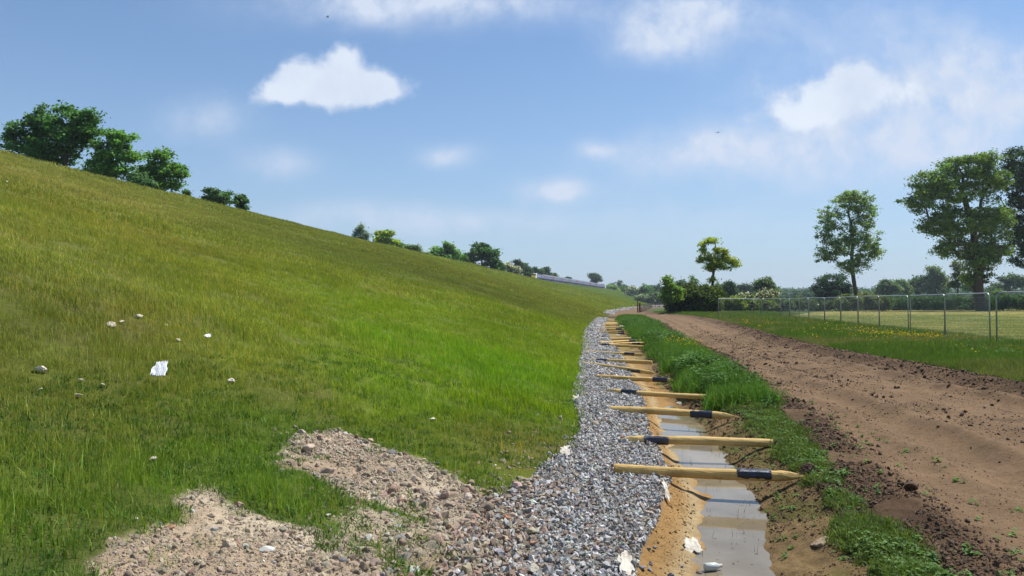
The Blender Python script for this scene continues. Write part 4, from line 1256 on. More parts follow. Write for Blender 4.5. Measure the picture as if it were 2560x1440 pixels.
def grow(base, top_frac, tips, r, trunk_r, wiggle=.06, lean=None):
    """branch skeleton from the base to all twig ends; returns edges with radii"""
    base = np.array(base); ctr = tips.mean(0); zmin = tips[:, 2].min()
    ztop = base[2] + (tips[:, 2].max() - base[2]) * top_frac
    nseg = 7; nodes = [base]; par = [-1]
    tx, ty = ctr[0], ctr[1]
    for k in range(1, nseg + 1):
        t = k / nseg; e = t ** 1.6
        nodes.append(np.array([base[0] + (tx - base[0]) * e, base[1] + (ty - base[1]) * e, base[2] + (ztop - base[2]) * t]) + r.normal(0, wiggle, 3) * np.array([1, 1, .2]) * (ztop - base[2]) * .25)
        par.append(k - 1)
    plen = [0.0]
    for k in range(1, len(nodes)): plen.append(plen[k - 1] + np.linalg.norm(nodes[k] - nodes[k - 1]))
    d0 = np.linalg.norm(tips - np.array([ctr[0], ctr[1], 0]) * [1, 1, 0] - np.array([0, 0, 1]) * tips[:, 2:3] * [0, 0, 1], axis=1) + .35 * (tips[:, 2] - zmin)
    order = np.argsort(d0); tipnode = []
    first = max(1, int(nseg * max(.12, min(.8, (zmin - base[2]) / max(ztop - base[2], .1) * .75))))
    for i in order:
        N = np.array(nodes); dd = np.linalg.norm(N - tips[i], axis=1)
        rise = (tips[i, 2] - N[:, 2])
        cost = dd + .22 * np.array(plen) + np.where(rise < 0, -rise * .9, 0); cost[:first] += 1e6
        j = int(np.argmin(cost)); a = nodes[j]; d = tips[i] - a; L = np.linalg.norm(d); ns = 1 if L < .9 else (2 if L < 2.5 else 3)
        pj = j
        for s in range(1, ns + 1):
            t = s / ns; q = a + d * t
            if s < ns: q = q + r.normal(0, .09, 3) * L + np.array([0, 0, .10 * L * math.sin(math.pi * t)])
            nodes.append(q); par.append(pj); plen.append(plen[pj] + np.linalg.norm(q - nodes[pj])); pj = len(nodes) - 1
        tipnode.append(pj)
    n = len(nodes); area = np.zeros(n); kids = np.zeros(n, int)
    for k in range(1, n): kids[par[k]] += 1
    area[kids == 0] = 1.0
    for k in range(n - 1, 0, -1): area[par[k]] += area[k]
    rad = trunk_r * np.sqrt(area / area[0]); rad = np.maximum(rad, trunk_r * .03)
    nodes = np.array(nodes); P0 = nodes[np.array(par[1:])]; P1 = nodes[1:]
    R1 = rad[1:]; R0 = np.minimum(rad[np.array(par[1:])], R1 * 1.35); R0[0] = rad[0] * 1.35
    for k in range(nseg): R0[k] = rad[k] * (1.3 if k == 0 else 1); R1[k] = rad[k + 1]
    return P0, P1, R0, R1


def make_tree(name, base, blobs, nclus, nl, leaf, col, label, cat="tree", group=None, trunk_r=.2, top=.8, sig=None, shell=.5, seed=1, flat=.6, blossom=0.0, up=.5, bare=0, sides=6, var=.22):
    """blobs: (x, y, z, rx, ry, rz) in metres"""
    r = np.random.default_rng(seed)
    base = Vector(base); root = empty(name, base)
    tips = sample_blobs(blobs, nclus, r, shell) - np.array(base)
    if sig is None: sig = .5
    s = sig * .78 * r.uniform(.6, 1.35, len(tips))
    P0, P1, R0, R1 = grow((0, 0, -.3), top, tips, r, trunk_r)
    V, F = tube_edges(P0, P1, R0, R1, sides)
    mesh_obj("trunk", V, F, M_bark, root, smooth=True)
    keep = tips[r.random(len(tips)) >= bare] if bare else tips
    s = s[:len(keep)]
    V, F, c = leaf_cloud(keep, s, nl, leaf, np.array(col), r, flat, up, blossom, var=var)
    mesh_obj("crown", V, F, M_leaf, root, col=c)
    tag(root, label, cat, group)
    return root


def pxblobs(lst, d, depth_ratio=.85):
    out = []
    for cx, cy, rx, ry in lst:
        p = at(cx, cy, d); k = d / FPX
        out.append((p.x, p.y, p.z, rx * k, rx * k * depth_ratio, ry * k))
    return out


GREEN = lin((84, 122, 52)) * 1.09
DARKG = lin((62, 96, 44)) * 0.98
LIGHTG = lin((118, 152, 66)) * 1.15
YELG = lin((140, 162, 56)) * 1.30
GREYG = lin((104, 130, 84)) * 1.09
BLUEG = lin((66, 96, 62)) * 0.98


def skyline_trees():
    """trees on the far flank of the embankment, seen over its crest"""
    grp = "trees along the railway beyond the crest"
    d = 92
    def base_of(px, d, off=0.0):
        x = (px - 1280) / FPX * d; return (x, d, gz(x, d) - .2)
    make_tree("tree", base_of(120, 98), pxblobs([(75, 320, 70, 42), (40, 355, 48, 36), (100, 295, 45, 30), (70, 385, 70, 38), (120, 340, 50, 45)], 98), 110, 85, .42, DARKG * 1.9,
              "spreading dark tree at the far left of the skyline", group=grp, trunk_r=.32, seed=11, sig=.55, top=.75)
    make_tree("tree", base_of(150, 96), pxblobs([(165, 300, 52, 42), (205, 310, 46, 38), (150, 270, 26, 16), (175, 350, 60, 45), (130, 380, 70, 40), (225, 290, 26, 20)], 96), 120, 85, .42, DARKG * 1.9,
              "tallest dark tree of the left skyline clump, trunk showing low down", group=grp, trunk_r=.34, seed=12, sig=.55, top=.75)
    make_tree("tree", base_of(270, 94), pxblobs([(275, 345, 34, 28), (260, 385, 50, 40), (305, 350, 38, 22), (250, 425, 50, 30), (318, 395, 26, 22), (280, 425, 48, 28)], 94), 95, 85, .42, GREEN * 1.4,
              "broad leafy tree at the right end of the left skyline clump", group=grp, trunk_r=.28, seed=13, sig=.52, top=.7)
    make_tree("tree", base_of(405, 99), pxblobs([(400, 400, 40, 28), (380, 430, 40, 28), (430, 430, 36, 30), (410, 460, 48, 24), (360, 440, 22, 20)], 99), 85, 80, .40, GREEN * 1.4,
              "rounded tree standing alone right of the left skyline clump", group=grp, trunk_r=.22, seed=14, sig=.5, top=.7)
    make_tree("shrub", base_of(335, 95), pxblobs([(338, 448, 24, 16), (365, 462, 20, 10)], 95), 22, 110, .35, lin((120, 165, 105)) * .62, "pale green shrub at the foot of the lone rounded tree", "shrub", grp, .08, seed=15, sig=.4)
    make_tree("shrub", base_of(532, 118), pxblobs([(522, 488, 26, 18), (548, 492, 30, 18), (560, 505, 26, 12)], 118), 34, 110, .42, lin((88, 126, 68)) * .95, "wide shrub on the skyline, larger of a pair", "shrub", grp, .09, seed=16, sig=.45)
    make_tree("shrub", base_of(602, 120), pxblobs([(602, 496, 14, 15), (606, 512, 18, 12)], 120), 20, 110, .40, lin((88, 126, 68)) * .95, "narrow shrub on the skyline, smaller of a pair", "shrub", grp, .07, seed=17, sig=.4)
    make_tree("shrub", base_of(466, 112), pxblobs([(464, 483, 8, 8)], 112), 8, 60, .35, GREEN, "tiny sprig on the skyline beside the lone rounded tree", "shrub", grp, .03, seed=18, sig=.3)
    make_tree("birch_tree", base_of(900, 190), pxblobs([(900, 572, 18, 14), (896, 590, 20, 14), (912, 590, 12, 12)], 190), 40, 40, .50, lin((146, 172, 150)) * .85, "thin pale birch top on the skyline", "tree", grp, .12, seed=19, sig=.55, top=.9)
    make_tree("tree", base_of(960, 205), pxblobs([(953, 588, 16, 14), (970, 584, 14, 8), (955, 602, 22, 12), (985, 606, 12, 8)], 205), 42, 90, .65, YELG * .95, "wind-shaped yellow-green tree on the skyline", "tree", grp, .2, seed=20, sig=.6)
    make_tree("shrub", base_of(1025, 215), pxblobs([(1015, 620, 20, 10), (1038, 624, 18, 10)], 215), 30, 90, .6, GREYG, "low rounded shrub on the skyline right of the wind-shaped tree", "shrub", grp, .1, seed=21, sig=.6)
    make_tree("tree", base_of(1112, 245), pxblobs([(1095, 636, 22, 22), (1120, 622, 18, 18), (1135, 638, 20, 20), (1110, 646, 34, 18)], 245), 62, 100, .8, lin((108, 152, 72)) * 1.0, "light green bushy tree on the skyline", "tree", grp, .25, seed=22, sig=.8)
    make_tree("tree", base_of(1205, 265), pxblobs([(1195, 632, 26, 22), (1222, 632, 24, 18), (1180, 648, 26, 20), (1225, 656, 32, 18), (1205, 620, 18, 12)], 265), 75, 110, .9, DARKG * 1.45, "large dark tree on the skyline next to the light green bushy one", "tree", grp, .3, seed=23, sig=.85)
    make_tree("hawthorn", base_of(1275, 330), pxblobs([(1268, 670, 18, 12), (1288, 676, 18, 12)], 330), 40, 90, 1.0, lin((120, 140, 84)) * .62, "cream-blossomed hawthorn before the dark pines on the skyline", "tree", grp, .2, seed=24, sig=.9, blossom=.5)
    make_tree("pine_tree", base_of(1293, 380), pxblobs([(1292, 656, 9, 6), (1298, 664, 12, 8), (1296, 676, 14, 10)], 380), 30, 80, 1.0, BLUEG, "dark flat-topped pine left of the train", "tree", grp, .25, seed=25, sig=.9)
    make_tree("tree", base_of(1312, 400), pxblobs([(1310, 668, 12, 9), (1316, 680, 14, 10)], 400), 30, 80, 1.1, BLUEG * 1.1, "round dark tree between the pine and the train", "tree", grp, .25, seed=26, sig=1.0)
    make_tree("tree", base_of(1334, 500), pxblobs([(1330, 674, 16, 9), (1343, 680, 12, 9), (1322, 686, 16, 8)], 500), 36, 80, 1.3, GREEN * .85, "bushy tree directly behind the yellow train front", "tree", grp, .3, seed=27, sig=1.1)
    make_tree("tree", base_of(1363, 540), pxblobs([(1363, 678, 11, 9), (1366, 686, 13, 7)], 540), 26, 80, 1.3, DARKG * 1.1, "round dark tree behind the first carriage", "tree", grp, .3, seed=28, sig=1.1)
    make_tree("tree", base_of(1383, 560), pxblobs([(1383, 688, 10, 5)], 560), 14, 60, 1.2, GREYG * .9, "small grey-green tree top behind the first carriage", "tree", grp, .2, seed=29, sig=1.0)
    make_tree("tree", base_of(1420, 640), pxblobs([(1420, 696, 9, 3)], 640), 10, 60, 1.2, DARKG, "low tree top peeping over the middle of the train", "tree", grp, .2, seed=30, sig=.9)
    make_tree("tree", base_of(1487, 700), pxblobs([(1482, 690, 10, 7), (1492, 694, 11, 9), (1488, 702, 14, 7)], 700), 40, 70, 1.5, DARKG * 1.2, "open-crowned oak behind the rear of the train", "tree", grp, .4, seed=31, sig=1.3)
    make_tree("shrub", base_of(1062, 225), pxblobs([(1058, 637, 14, 8), (1070, 640, 12, 8)], 225), 24, 80, .6, LIGHTG * .9, "small light shrub filling the gap left of the light green bushy tree", "shrub", grp, .08, seed=32, sig=.6)
    make_tree("shrub", base_of(1160, 262), pxblobs([(1158, 648, 14, 9), (1150, 652, 14, 8)], 262), 26, 80, .7, GREEN * 1.1, "shrub joining the light green bushy tree to the large dark one", "shrub", grp, .08, seed=33, sig=.7)
    make_tree("shrub", base_of(1252, 300), pxblobs([(1248, 668, 14, 8), (1256, 672, 12, 7)], 300), 24, 80, .8, GREYG, "grey-green shrub between the large dark tree and the hawthorn", "shrub", grp, .08, seed=34, sig=.8)
    make_tree("shrub", base_of(990, 212), pxblobs([(988, 610, 12, 7), (1000, 614, 10, 6)], 212), 20, 80, .55, LIGHTG * .85, "low light shrub right beside the wind-shaped tree", "shrub", grp, .06, seed=35, sig=.5)
    for k, (cx, cy, rx, ry, dd, colr, lb, bl) in enumerate([
        (1545, 716, 20, 14, 740, BLUEG * 1.1, "domed dark tree just right of the train's tail", 0), (1530, 722, 18, 12, 700, LIGHTG * .9, "light green bush hiding the foot of the domed dark tree", 0),
        (1562, 724, 14, 12, 720, GREEN, "green tree top between the light bush and the hawthorn", 0), (1585, 728, 20, 14, 620, GREYG * .9, "grey-green flowering hawthorn beyond the end of the slope", .25),
        (1615, 726, 20, 18, 560, GREEN * 1.05, "tall rounded tree beyond the end of the slope", 0), (1640, 722, 16, 14, 640, BLUEG * .8, "dark blue-green tree next to the tall hedge bush", 0),
        (1605, 744, 24, 10, 470, GREYG, "pale hawthorn bush in front of the tall rounded tree", .2), (1640, 742, 20, 12, 440, GREYG * .85, "shaded bush at the end of the track", .08)]):
        z0 = at(cx, cy + ry, dd).z; b = ((cx - 1280) / FPX * dd, dd, min(z0 - 2, gz((cx - 1280) / FPX * dd, dd)))
        make_tree("hawthorn" if bl else "tree", b, pxblobs([(cx, cy, rx, ry), (cx - rx * .5, cy + ry * .4, rx * .7, ry * .7), (cx + rx * .5, cy + ry * .5, rx * .7, ry * .7), (cx, cy + ry * 1.0, rx, ry * .7)], dd), 60, 70, dd * .0022, colr, lb, "tree", "trees beyond the end of the embankment",
                  .35, seed=40 + k, sig=dd * .0021, blossom=bl)
skyline_trees()


def field_trees():
    # bush with the sparse tree growing out of it
    d = 108
    bx = lambda px, dd: (px - 1280) / FPX * dd
    make_tree("hedge_bush", (bx(1720, 110), 110, 0), pxblobs([(1700, 745, 38, 32), (1735, 738, 40, 30), (1770, 742, 36, 30), (1690, 770, 28, 16), (1740, 768, 45, 18), (1785, 760, 22, 22)], 110), 190, 170, .33, lin((96, 118, 44)) * .85,
              "dense dark overgrown hedge bush at the bend of the dirt road", "bush", None, .15, seed=60, sig=.55, shell=.55, top=.5)
    make_tree("elder_bush", (bx(1668, 107), 107, 0), pxblobs([(1667, 702, 8, 12), (1672, 716, 13, 12), (1688, 726, 16, 10), (1664, 738, 8, 22), (1684, 742, 18, 14)], 107), 62, 75, .34, lin((126, 160, 58)) * .95,
              "tall light green shoot at the left end of the hedge bush", "bush", None, .1, seed=61, sig=.42)
    make_tree("sparse_tree", (bx(1772, 113), 113, 0), pxblobs([(1775, 602, 22, 12), (1757, 620, 12, 16), (1768, 640, 16, 14), (1800, 630, 24, 14), (1822, 650, 22, 12), (1840, 660, 14, 8), (1795, 655, 24, 16), (1775, 668, 20, 12), (1752, 652, 10, 10), (1812, 668, 18, 8), (1785, 700, 10, 7), (1815, 640, 14, 10)], 113), 105, 62, .34,
              lin((150, 166, 52)) * 1.05, "sparse crooked tree with yellow-green tufts rising from the hedge bush", "tree", None, .20, seed=62, sig=.42, shell=.3, top=.75, flat=.55, bare=.06)
    make_tree("ash_tree", (bx(2137, 150), 150, 0), pxblobs([(2115, 505, 45, 30), (2140, 500, 45, 34), (2165, 530, 36, 34), (2085, 550, 46, 40), (2150, 575, 52, 44), (2075, 600, 40, 34), (2120, 620, 60, 40), (2180, 615, 30, 30), (2110, 665, 44, 22), (2150, 660, 40, 22), (2062, 640, 34, 22), (2188, 632, 28, 22)], 150), 270, 70, .40,
              lin((108, 132, 74)) * 1.4, "tall slender ash tree standing alone behind the mesh fence", "tree", None, .38, seed=63, sig=.62, shell=.35, top=.82, flat=.6)
    make_tree("ash_tree", (bx(2456, 140), 140, 0), pxblobs([(2400, 420, 70, 38), (2450, 410, 60, 34), (2330, 455, 60, 32), (2300, 500, 50, 34), (2380, 480, 80, 50), (2470, 460, 60, 50), (2340, 560, 50, 40), (2420, 560, 80, 60), (2490, 540, 48, 55), (2370, 620, 44, 30), (2440, 640, 60, 44), (2490, 620, 44, 50), (2440, 690, 40, 26)], 140), 520, 100, .42,
              lin((108, 136, 62)) * 1.1, "broad leaning ash tree with thick trunk at the edge of the field", "tree", None, .85, seed=64, sig=.72, shell=.4, top=.78, flat=.55)
    make_tree("oak_tree", (bx(2600, 146), 146, 0), pxblobs([(2560, 400, 70, 40), (2540, 440, 60, 50), (2590, 460, 90, 80), (2550, 520, 55, 50), (2560, 590, 60, 50), (2600, 570, 90, 90), (2545, 640, 42, 30), (2640, 480, 90, 110)], 146), 330, 90, .45,
              DARKG * .62, "very dark oak at the right edge behind the broad ash", "tree", None, .8, seed=65, sig=.75, shell=.4, top=.75)
    # hedges and middle distance
    grp = "trees across the middle distance"
    def far(name, lst, dd, col, lb, seed, n=60, nl=80, leaf=None, blossom=0, tr=.3, top=.7, cat="tree", g=grp, bare=0):
        cx = sum(b[0] for b in lst) / len(lst); x = bx(cx, dd)
        make_tree(name, (x, dd, gz(x, dd)), pxblobs(lst, dd), n, nl, leaf or dd * .0026, col, lb, cat, g, tr, top, dd * .0034, .45, seed, .65, blossom, bare=bare)
    far("tree", [(2080, 705, 46, 20), (2055, 722, 32, 20), (2105, 722, 34, 20), (2080, 735, 55, 16)], 225, BLUEG * .95, "broad dome of a dark tree left of the ash trunk", 70, 110, 90)
    far("willow_tree", [(1912, 706, 22, 14), (1897, 716, 18, 14), (1925, 722, 20, 18), (1908, 735, 24, 14)], 210, lin((122, 152, 88)) * .64, "pale feathery willow in the middle distance", 71, 80, 70)
    far("tree", [(1735, 700, 9, 12), (1733, 712, 13, 10)], 190, GREYG * 1.05, "thin see-through tree top behind the hedge bush", 72, 20, 28)
    far("tree", [(1702, 712, 15, 10), (1705, 722, 18, 10)], 260, BLUEG * 1.1, "rounded bluish tree behind the left part of the hedge bush", 73, 40)
    far("tree", [(1822, 716, 14, 13), (1815, 730, 16, 14), (1832, 732, 14, 12)], 230, BLUEG, "dark oak right of the sparse tree", 74, 60)
    far("tree", [(1795, 722, 12, 14), (1790, 738, 14, 10)], 240, GREYG * .9, "grey-green tree just right of the sparse trunk", 75, 40)
    far("hawthorn", [(1865, 742, 18, 9), (1855, 748, 20, 8)], 160, lin((110, 132, 64)) * .6, "white-flowering hawthorn in the hedgerow", 76, 50, 80, .45, .38, .12)
    far("hawthorn", [(1922, 735, 22, 8), (1918, 745, 26, 10)], 165, lin((112, 130, 70)) * .6, "larger cream hawthorn below the pale willow", 77, 60, 80, .45, .42, .12)
    far("tree", [(2215, 715, 20, 14), (2235, 722, 18, 12), (2208, 730, 22, 10)], 330, GREYG * .85, "grey-green oak between the two tall ashes", 78, 60)
    far("tree", [(2250, 712, 16, 12), (2262, 724, 16, 12)], 345, GREYG, "paler rounded oak next to the grey-green oak", 79, 50)
    far("tree", [(2340, 682, 22, 16), (2325, 702, 26, 18), (2360, 705, 26, 18), (2340, 725, 40, 14)], 350, GREYG * .95, "large hazy oak with a tall top left of the broad ash", 80, 100)
    far("tree", [(2292, 705, 22, 14), (2290, 722, 26, 14)], 360, BLUEG * 1.1, "dark hazy oak left of the large hazy one", 81, 70)
    far("tree", [(2395, 665, 14, 18), (2400, 690, 20, 16), (2388, 710, 18, 18)], 200, lin((132, 150, 84)) * .62, "tall thin pale tree against the broad ash", 82, 45, 50, tr=.2, top=.85)
    far("tree", [(2520, 700, 26, 16), (2545, 705, 26, 18), (2500, 722, 30, 14)], 340, GREYG * .85, "hazy trees' end oak under the dark oak", 83, 70)
    far("tree", [(2425, 715, 22, 12), (2500, 735, 20, 8)], 300, LIGHTG * .75, "light bush beside the thick ash trunk", 84, 40)
    far("tree", [(1860, 722, 20, 10), (1845, 730, 18, 10)], 420, BLUEG * 1.0, "bluish tree far behind the white hawthorn", 85, 50)
    far("tree", [(1600, 0, 1, 1)], 5000, GREEN, "", 86, 3) if False else None
    for k, (px, py, dd, rx, ry, col, lb) in enumerate([
        (1830, 760, 118, 22, 11, lin((118, 138, 56)) * .62, "yellow-green bramble next to the hedge bush"), (1865, 764, 124, 20, 9, lin((96, 120, 50)) * .6, "bramble in the middle of the roadside hedgerow"),
        (1905, 763, 128, 24, 10, lin((108, 126, 60)) * .6, "bramble under the cream hawthorn"), (1950, 762, 132, 24, 10, lin((86, 112, 50)) * .6, "low bramble behind the corner of the mesh fence"),
        (2000, 760, 138, 30, 10, lin((92, 116, 52)) * .6, "wide bramble between fence corner and dark dome"), (2050, 762, 142, 26, 9, lin((78, 104, 48)) * .6, "low dark bramble below the dark dome"),
        (2120, 755, 138, 24, 14, lin((112, 128, 60)) * .6, "spiky thorn bush left of the ash trunk"), (2165, 752, 140, 26, 15, lin((120, 132, 66)) * .6, "spiky thorn bush right of the ash trunk"),
        (2205, 757, 142, 20, 11, lin((92, 120, 54)) * .6, "small thorn bush at the end of the dark hedge")]):
        make_tree("bramble_bush", (bx(px, dd), dd, 0), pxblobs([(px, py - 2, rx * 1.3, ry * 1.35), (px - rx * .5, py + 4, rx * .9, ry * 1.1), (px + rx * .55, py + 3, rx * .9, ry * 1.1)], dd), 80, 95, .38, np.array(col) * 1.5, lb, "bush", "bushes of the field hedgerow", .06, seed=100 + k, sig=.42, blossom=.02)
field_trees()


def hedge():
    """long dark hedge at the far side of the field"""
    r = np.random.default_rng(9)
    root = empty("field_hedge", (80, 150, 0))
    n = 900; t = r.random(n)
    a = np.array([70.0, 152.0]); b = np.array([125.0, 148.0])
    xy = a + (b - a) * t[:, None] + r.normal(0, .8, (n, 2)); h = np.interp(t, [0, .3, 1], [2.4, 2.9, 3.1]) * (1 + .08 * fbm(t * 60, t * 0, 4, 3, 4))
    tips = np.stack([xy[:, 0], xy[:, 1], r.uniform(.15, 1, n) * h - .25], 1) - np.array([80, 150, 0])
    V, F, c = leaf_cloud(tips, .42, 50, .34, DARKG * .95, r, .8, .6)
    mesh_obj("foliage", V, F, M_leaf, root, col=c)
    tag(root, "long dark clipped hedge along the far side of the mown field", "hedge")
hedge()


def distant_woods():
    """far-off woodland that reads as one mass"""
    r = np.random.default_rng(19)
    tips = []; cols = []
    for d0, d1, n, hh in ((520, 800, 900, 9), (800, 1300, 1500, 12), (1300, 2200, 2200, 13)):
        y = r.uniform(d0, d1, n); th = r.uniform(.17, .72, n); x = y * np.tan(th)
        k = (fbm(x, y, 140, 3, 91) > -.05); x, y = x[k], y[k]; m = len(x)
        z0 = base_height(x, y)
        for s in range(7):
            tips.append(np.stack([x + r.normal(0, 3.2, m), y + r.normal(0, 3.2, m), z0 + hh * (.25 + .75 * r.random(m) ** .7) * (.8 + .4 * vnoise(x, y, 30, 92))], 1))
    tips = np.concatenate(tips)
    V, F, c = leaf_cloud(tips, 2.0, 10, 3.0, BLUEG * .95, r, .7, .5)
    o = mesh_obj("distant_woods", V, F, M_leaf, col=c)
    tag(o, "bluish far-off woodland along the horizon", "woods", kind="stuff")
distant_woods()


# ------------------------------------------------------------------ fences
def mesh_panel(pa, pb, label, h=2.0, lean=(0, 0)):
    a = Vector((pa[0], pa[1], gz(*pa))); b = Vector((pb[0], pb[1], gz(*pb)))
    d = b - a; L = Vector((d.x, d.y, 0)).length; rz = math.atan2(d.y, d.x); dz = d.z
    root = empty("mesh_fence_panel", a); root.rotation_euler = (lean[0], lean[1], rz)
    f = MB(); rc = .20; r = .026
    pts = [(0, 0, -.05), (0, 0, h - rc)] + [(rc - rc * math.cos(t), 0, h - rc + rc * math.sin(t)) for t in (.4, .8, 1.2, math.pi / 2)]
    pts += [(L - rc, 0, h + dz)] + [(L - rc + rc * math.sin(t), 0, h + dz - rc + rc * math.cos(t)) for t in (.4, .8, 1.2, math.pi / 2)] + [(L, 0, dz - .05)]
    f.tube(pts, r, 8); f.build("frame", M_steel, root, True)
    f = MB(); f.tube([(.0, 0, .18), (L, 0, .18 + dz)], .016, 6); f.build("bottom_rail", M_steel, root, True)
    w = MB(); nv = int(L / .05)
    V = []; F = []
    def bar(p, q, t):
        i = len(V); p = np.array(p); q = np.array(q); dd = q - p; dd = dd / np.linalg.norm(dd)
        s = np.cross(dd, [0, 1, 0]); 
        for k in range(3):
            an = 2 * math.pi * k / 3; o = (s * math.cos(an) + np.array([0, 1, 0]) * math.sin(an)) * t * .75; V.append(p + o); V.append(q + o)
        for k in range(3):
            k2 = (k + 1) % 3; F.append((i + 2 * k, i + 2 * k2, i + 2 * k2 + 1, i + 2 * k + 1))
    for k in range(1, nv):
        x = L * k / nv; z = dz * x / L
        bar((x, 0, .19 + z), (x, 0, h - .03 + z), .0017)
    for zz in (.45, .75, 1.05, 1.35, 1.65, 1.85): bar((.02, 0, zz), (L - .02, 0, zz + dz), .0022)
    mesh_obj("wire_mesh", np.array(V), F, M_wire, root)
    cl = MB(); cl.box((-.04, 0, 1.05), (.12, .06, .05)); cl.build("clamp", M_steel, root)
    tag(root, label, "fence panel", "mesh panels of the temporary fence")
    return root


def fences():
    nodes = [(2487, 27.0, 0), (2476, 28.6, 2), (2362, 34, 2), (2272, 38.5, 4), (2198, 43.5, 1), (2145, 48.5, 1), (2102, 53, 1), (2061, 57.5, 3), (2022, 63.5, 1), (1998, 68, 1), (1974, 72, 1), (1952, 76, 1), (1903, 82, 1), (1795, 76, 0)]
    W = [((px - 1280) / FPX * d, d) for px, d, _ in nodes]
    first = (W[0][0] + 2.6, W[0][1] - 3.2)
    lbs = ["nearest mesh fence panel, running out of the right edge", "mesh fence panel with a rounded top corner, second from the right edge", "mesh fence panel third from the right edge, left post leaning beside a gap",
           "mesh fence panel fourth from the right edge, on the far side of the leaning gap", "mesh fence panel fifth from the right edge, beside the ash trunk", "mesh fence panel sixth from the right edge",
           "mesh fence panel seventh from the right edge, narrow, with a rounded top", "mesh fence panel eighth from the right edge, left of the narrow gap", "narrow mesh fence panel ninth from the right edge", "narrow mesh fence panel tenth from the right edge",
           "mesh fence panel at the fence corner, eleventh from the right edge", "mesh fence panel turning back from the fence corner", "last mesh fence panel, turned towards the road at the far left end of the fence"]
    segs = [(first, W[0])] + [(W[i], W[i + 1]) for i in range(1, len(W) - 1)]
    for i, (p, q) in enumerate(segs):
        p = np.array(p); q = np.array(q); u = (q - p) / np.linalg.norm(q - p)
        gap = .05 + (.12 if i in (2, 6) else 0)
        mesh_panel(tuple(p + u * .05), tuple(q - u * gap), lbs[i], 2.0, (random.uniform(-.02, .02), 0))
    # loose timber stake leaning behind the fence
    # wooden stake fence along the hedgerow
    px = [(1734, 772, 122), (1745, 772, 122), (1773, 775, 121), (1811, 774, 124), (1856, 772, 128), (1906, 776, 126), (1975, 778, 118), (1985, 779, 117)]
    root = empty("stake_fence", ((1811 - 1280) / FPX * 124, 124, 0))
    o = root.location
    tops = []
    for k, (a, b, d) in enumerate(px):
        m = MB(); x = (a - 1280) / FPX * d - o.x; y = d - o.y
        z0 = gz(x + o.x, d); lean = .25 if k == 0 else random.uniform(-.04, .04)
        m.tube([(x, y, z0 - .2), (x - lean, y, z0 + 1.25)], .055, 8); m.build("stake", M_oldwood, root); tops.append((x - lean, y, z0 + 1.25))
    m = MB()
    for i in range(1, len(tops) - 1):
        for dz in (.1, .4, .7):
            p, q = Vector(tops[i]) - Vector((0, 0, dz)), Vector(tops[i + 1]) - Vector((0, 0, dz)); m.tube([p, (p + q) / 2 - Vector((0, 0, .03)), q], .006, 4)
    m.build("wire", M_wire, root)
    tag(root, "wire stock fence on pale wooden stakes in front of the hedgerow", "fence")
    # thick stake with a dark cap
    d = 112; x = (1880 - 1280) / FPX * d
    root = empty("capped_post", (x, d, gz(x, d)))
    m = MB(); m.tube([(0, 0, -.2), (.02, 0, 1.0)], .09, 10); m.build("stake", M_oldwood, root)
    m = MB(); m.tube([(.02, 0, .85), (.0, .02, 1.2), (.03, 0, 1.42)], [.17, .27, .12], 10); m.build("cap", simple_mat("black_sacking", (.012, .012, .014), .8), root)
    tag(root, "wooden post with a black wrapped top in the long grass", "post")
    # red-brown posts and stake fence at the end of the road
    M_rust = simple_mat("red_brown_timber", (.16, .06, .03), .8, .2, 0, .25, 5)
    for pxx, top, bot, d, rad, lb in ((1594.5, 753, 780, 124, .10, "slim leaning red-brown gatepost at the far end of the gravel"), (1600, 757, 781, 124, .16, "thick red-brown gatepost at the far end of the gravel")):
        x = (pxx - 1280) / FPX * d; z = gz(x, d); p = empty("gatepost", (x, d, z))
        m = MB(); hh = at(pxx, top, d).z - z
        m.tube([(0, 0, -.3), (-.05, 0, hh * .95), (-.05, 0, hh)], [rad, rad, rad * .7], 12); m.build("shaft", M_rust, p)
        m = MB(); m.tube([(0, 0, .02), (0, 0, .12)], rad * 1.25, 12); m.build("collar", M_oldwood, p)
        tag(p, lb, "post")
    d0 = 128; a = Vector(((1604 - 1280) / FPX * d0, d0)); b = Vector(((1630 - 1280) / FPX * 225, 225))
    root = empty("chestnut_fence", (a.x, a.y, 0))
    for k in range(16):
        t = (k / 15) ** 1.2; q = a + (b - a) * t; z = gz(q.x, q.y); m = MB()
        m.tube([(q.x - a.x, q.y - a.y, z - .1), (q.x - a.x + random.uniform(-.05, .05), q.y - a.y, z + 1.3)], .05 if k % 5 else .09, 6); m.build("stake", M_oldwood, root)
    m = MB()
    for hz in (.35, .75, 1.15):
        m.tube([((b - a).x * t, (b - a).y * t, gz(*(a + (b - a) * t)) + hz) for t in (0, .25, .5, .75, 1)], .012, 4)
    m.build("wire", simple_mat("rusty_wire", (.30, .17, .08), .8), root)
    tag(root, "thin stake and wire fence running along the far gravel", "fence")
    # post and rail fence
    a = Vector(((1626 - 1280) / FPX * 235, 235)); b = Vector(((1672 - 1280) / FPX * 222, 222))
    root = empty("rail_fence", (a.x, a.y, gz(a.x, a.y)))
    L = (b - a).length; root.rotation_euler = (0, 0, math.atan2(b.y - a.y, b.x - a.x))
    for k in range(5):
        m = MB(); m.box((L * k / 4, .06, .6), (.14, .12, 1.5)); m.build("post", M_oldwood, root)
    for k, z in enumerate((.45, .85, 1.2)):
        m = MB(); m.box((L / 2, 0, z), (L, .05, .13)); m.build("rail", M_oldwood, root)
    tag(root, "three-rail timber fence closing the end of the dirt road", "fence")
fences()


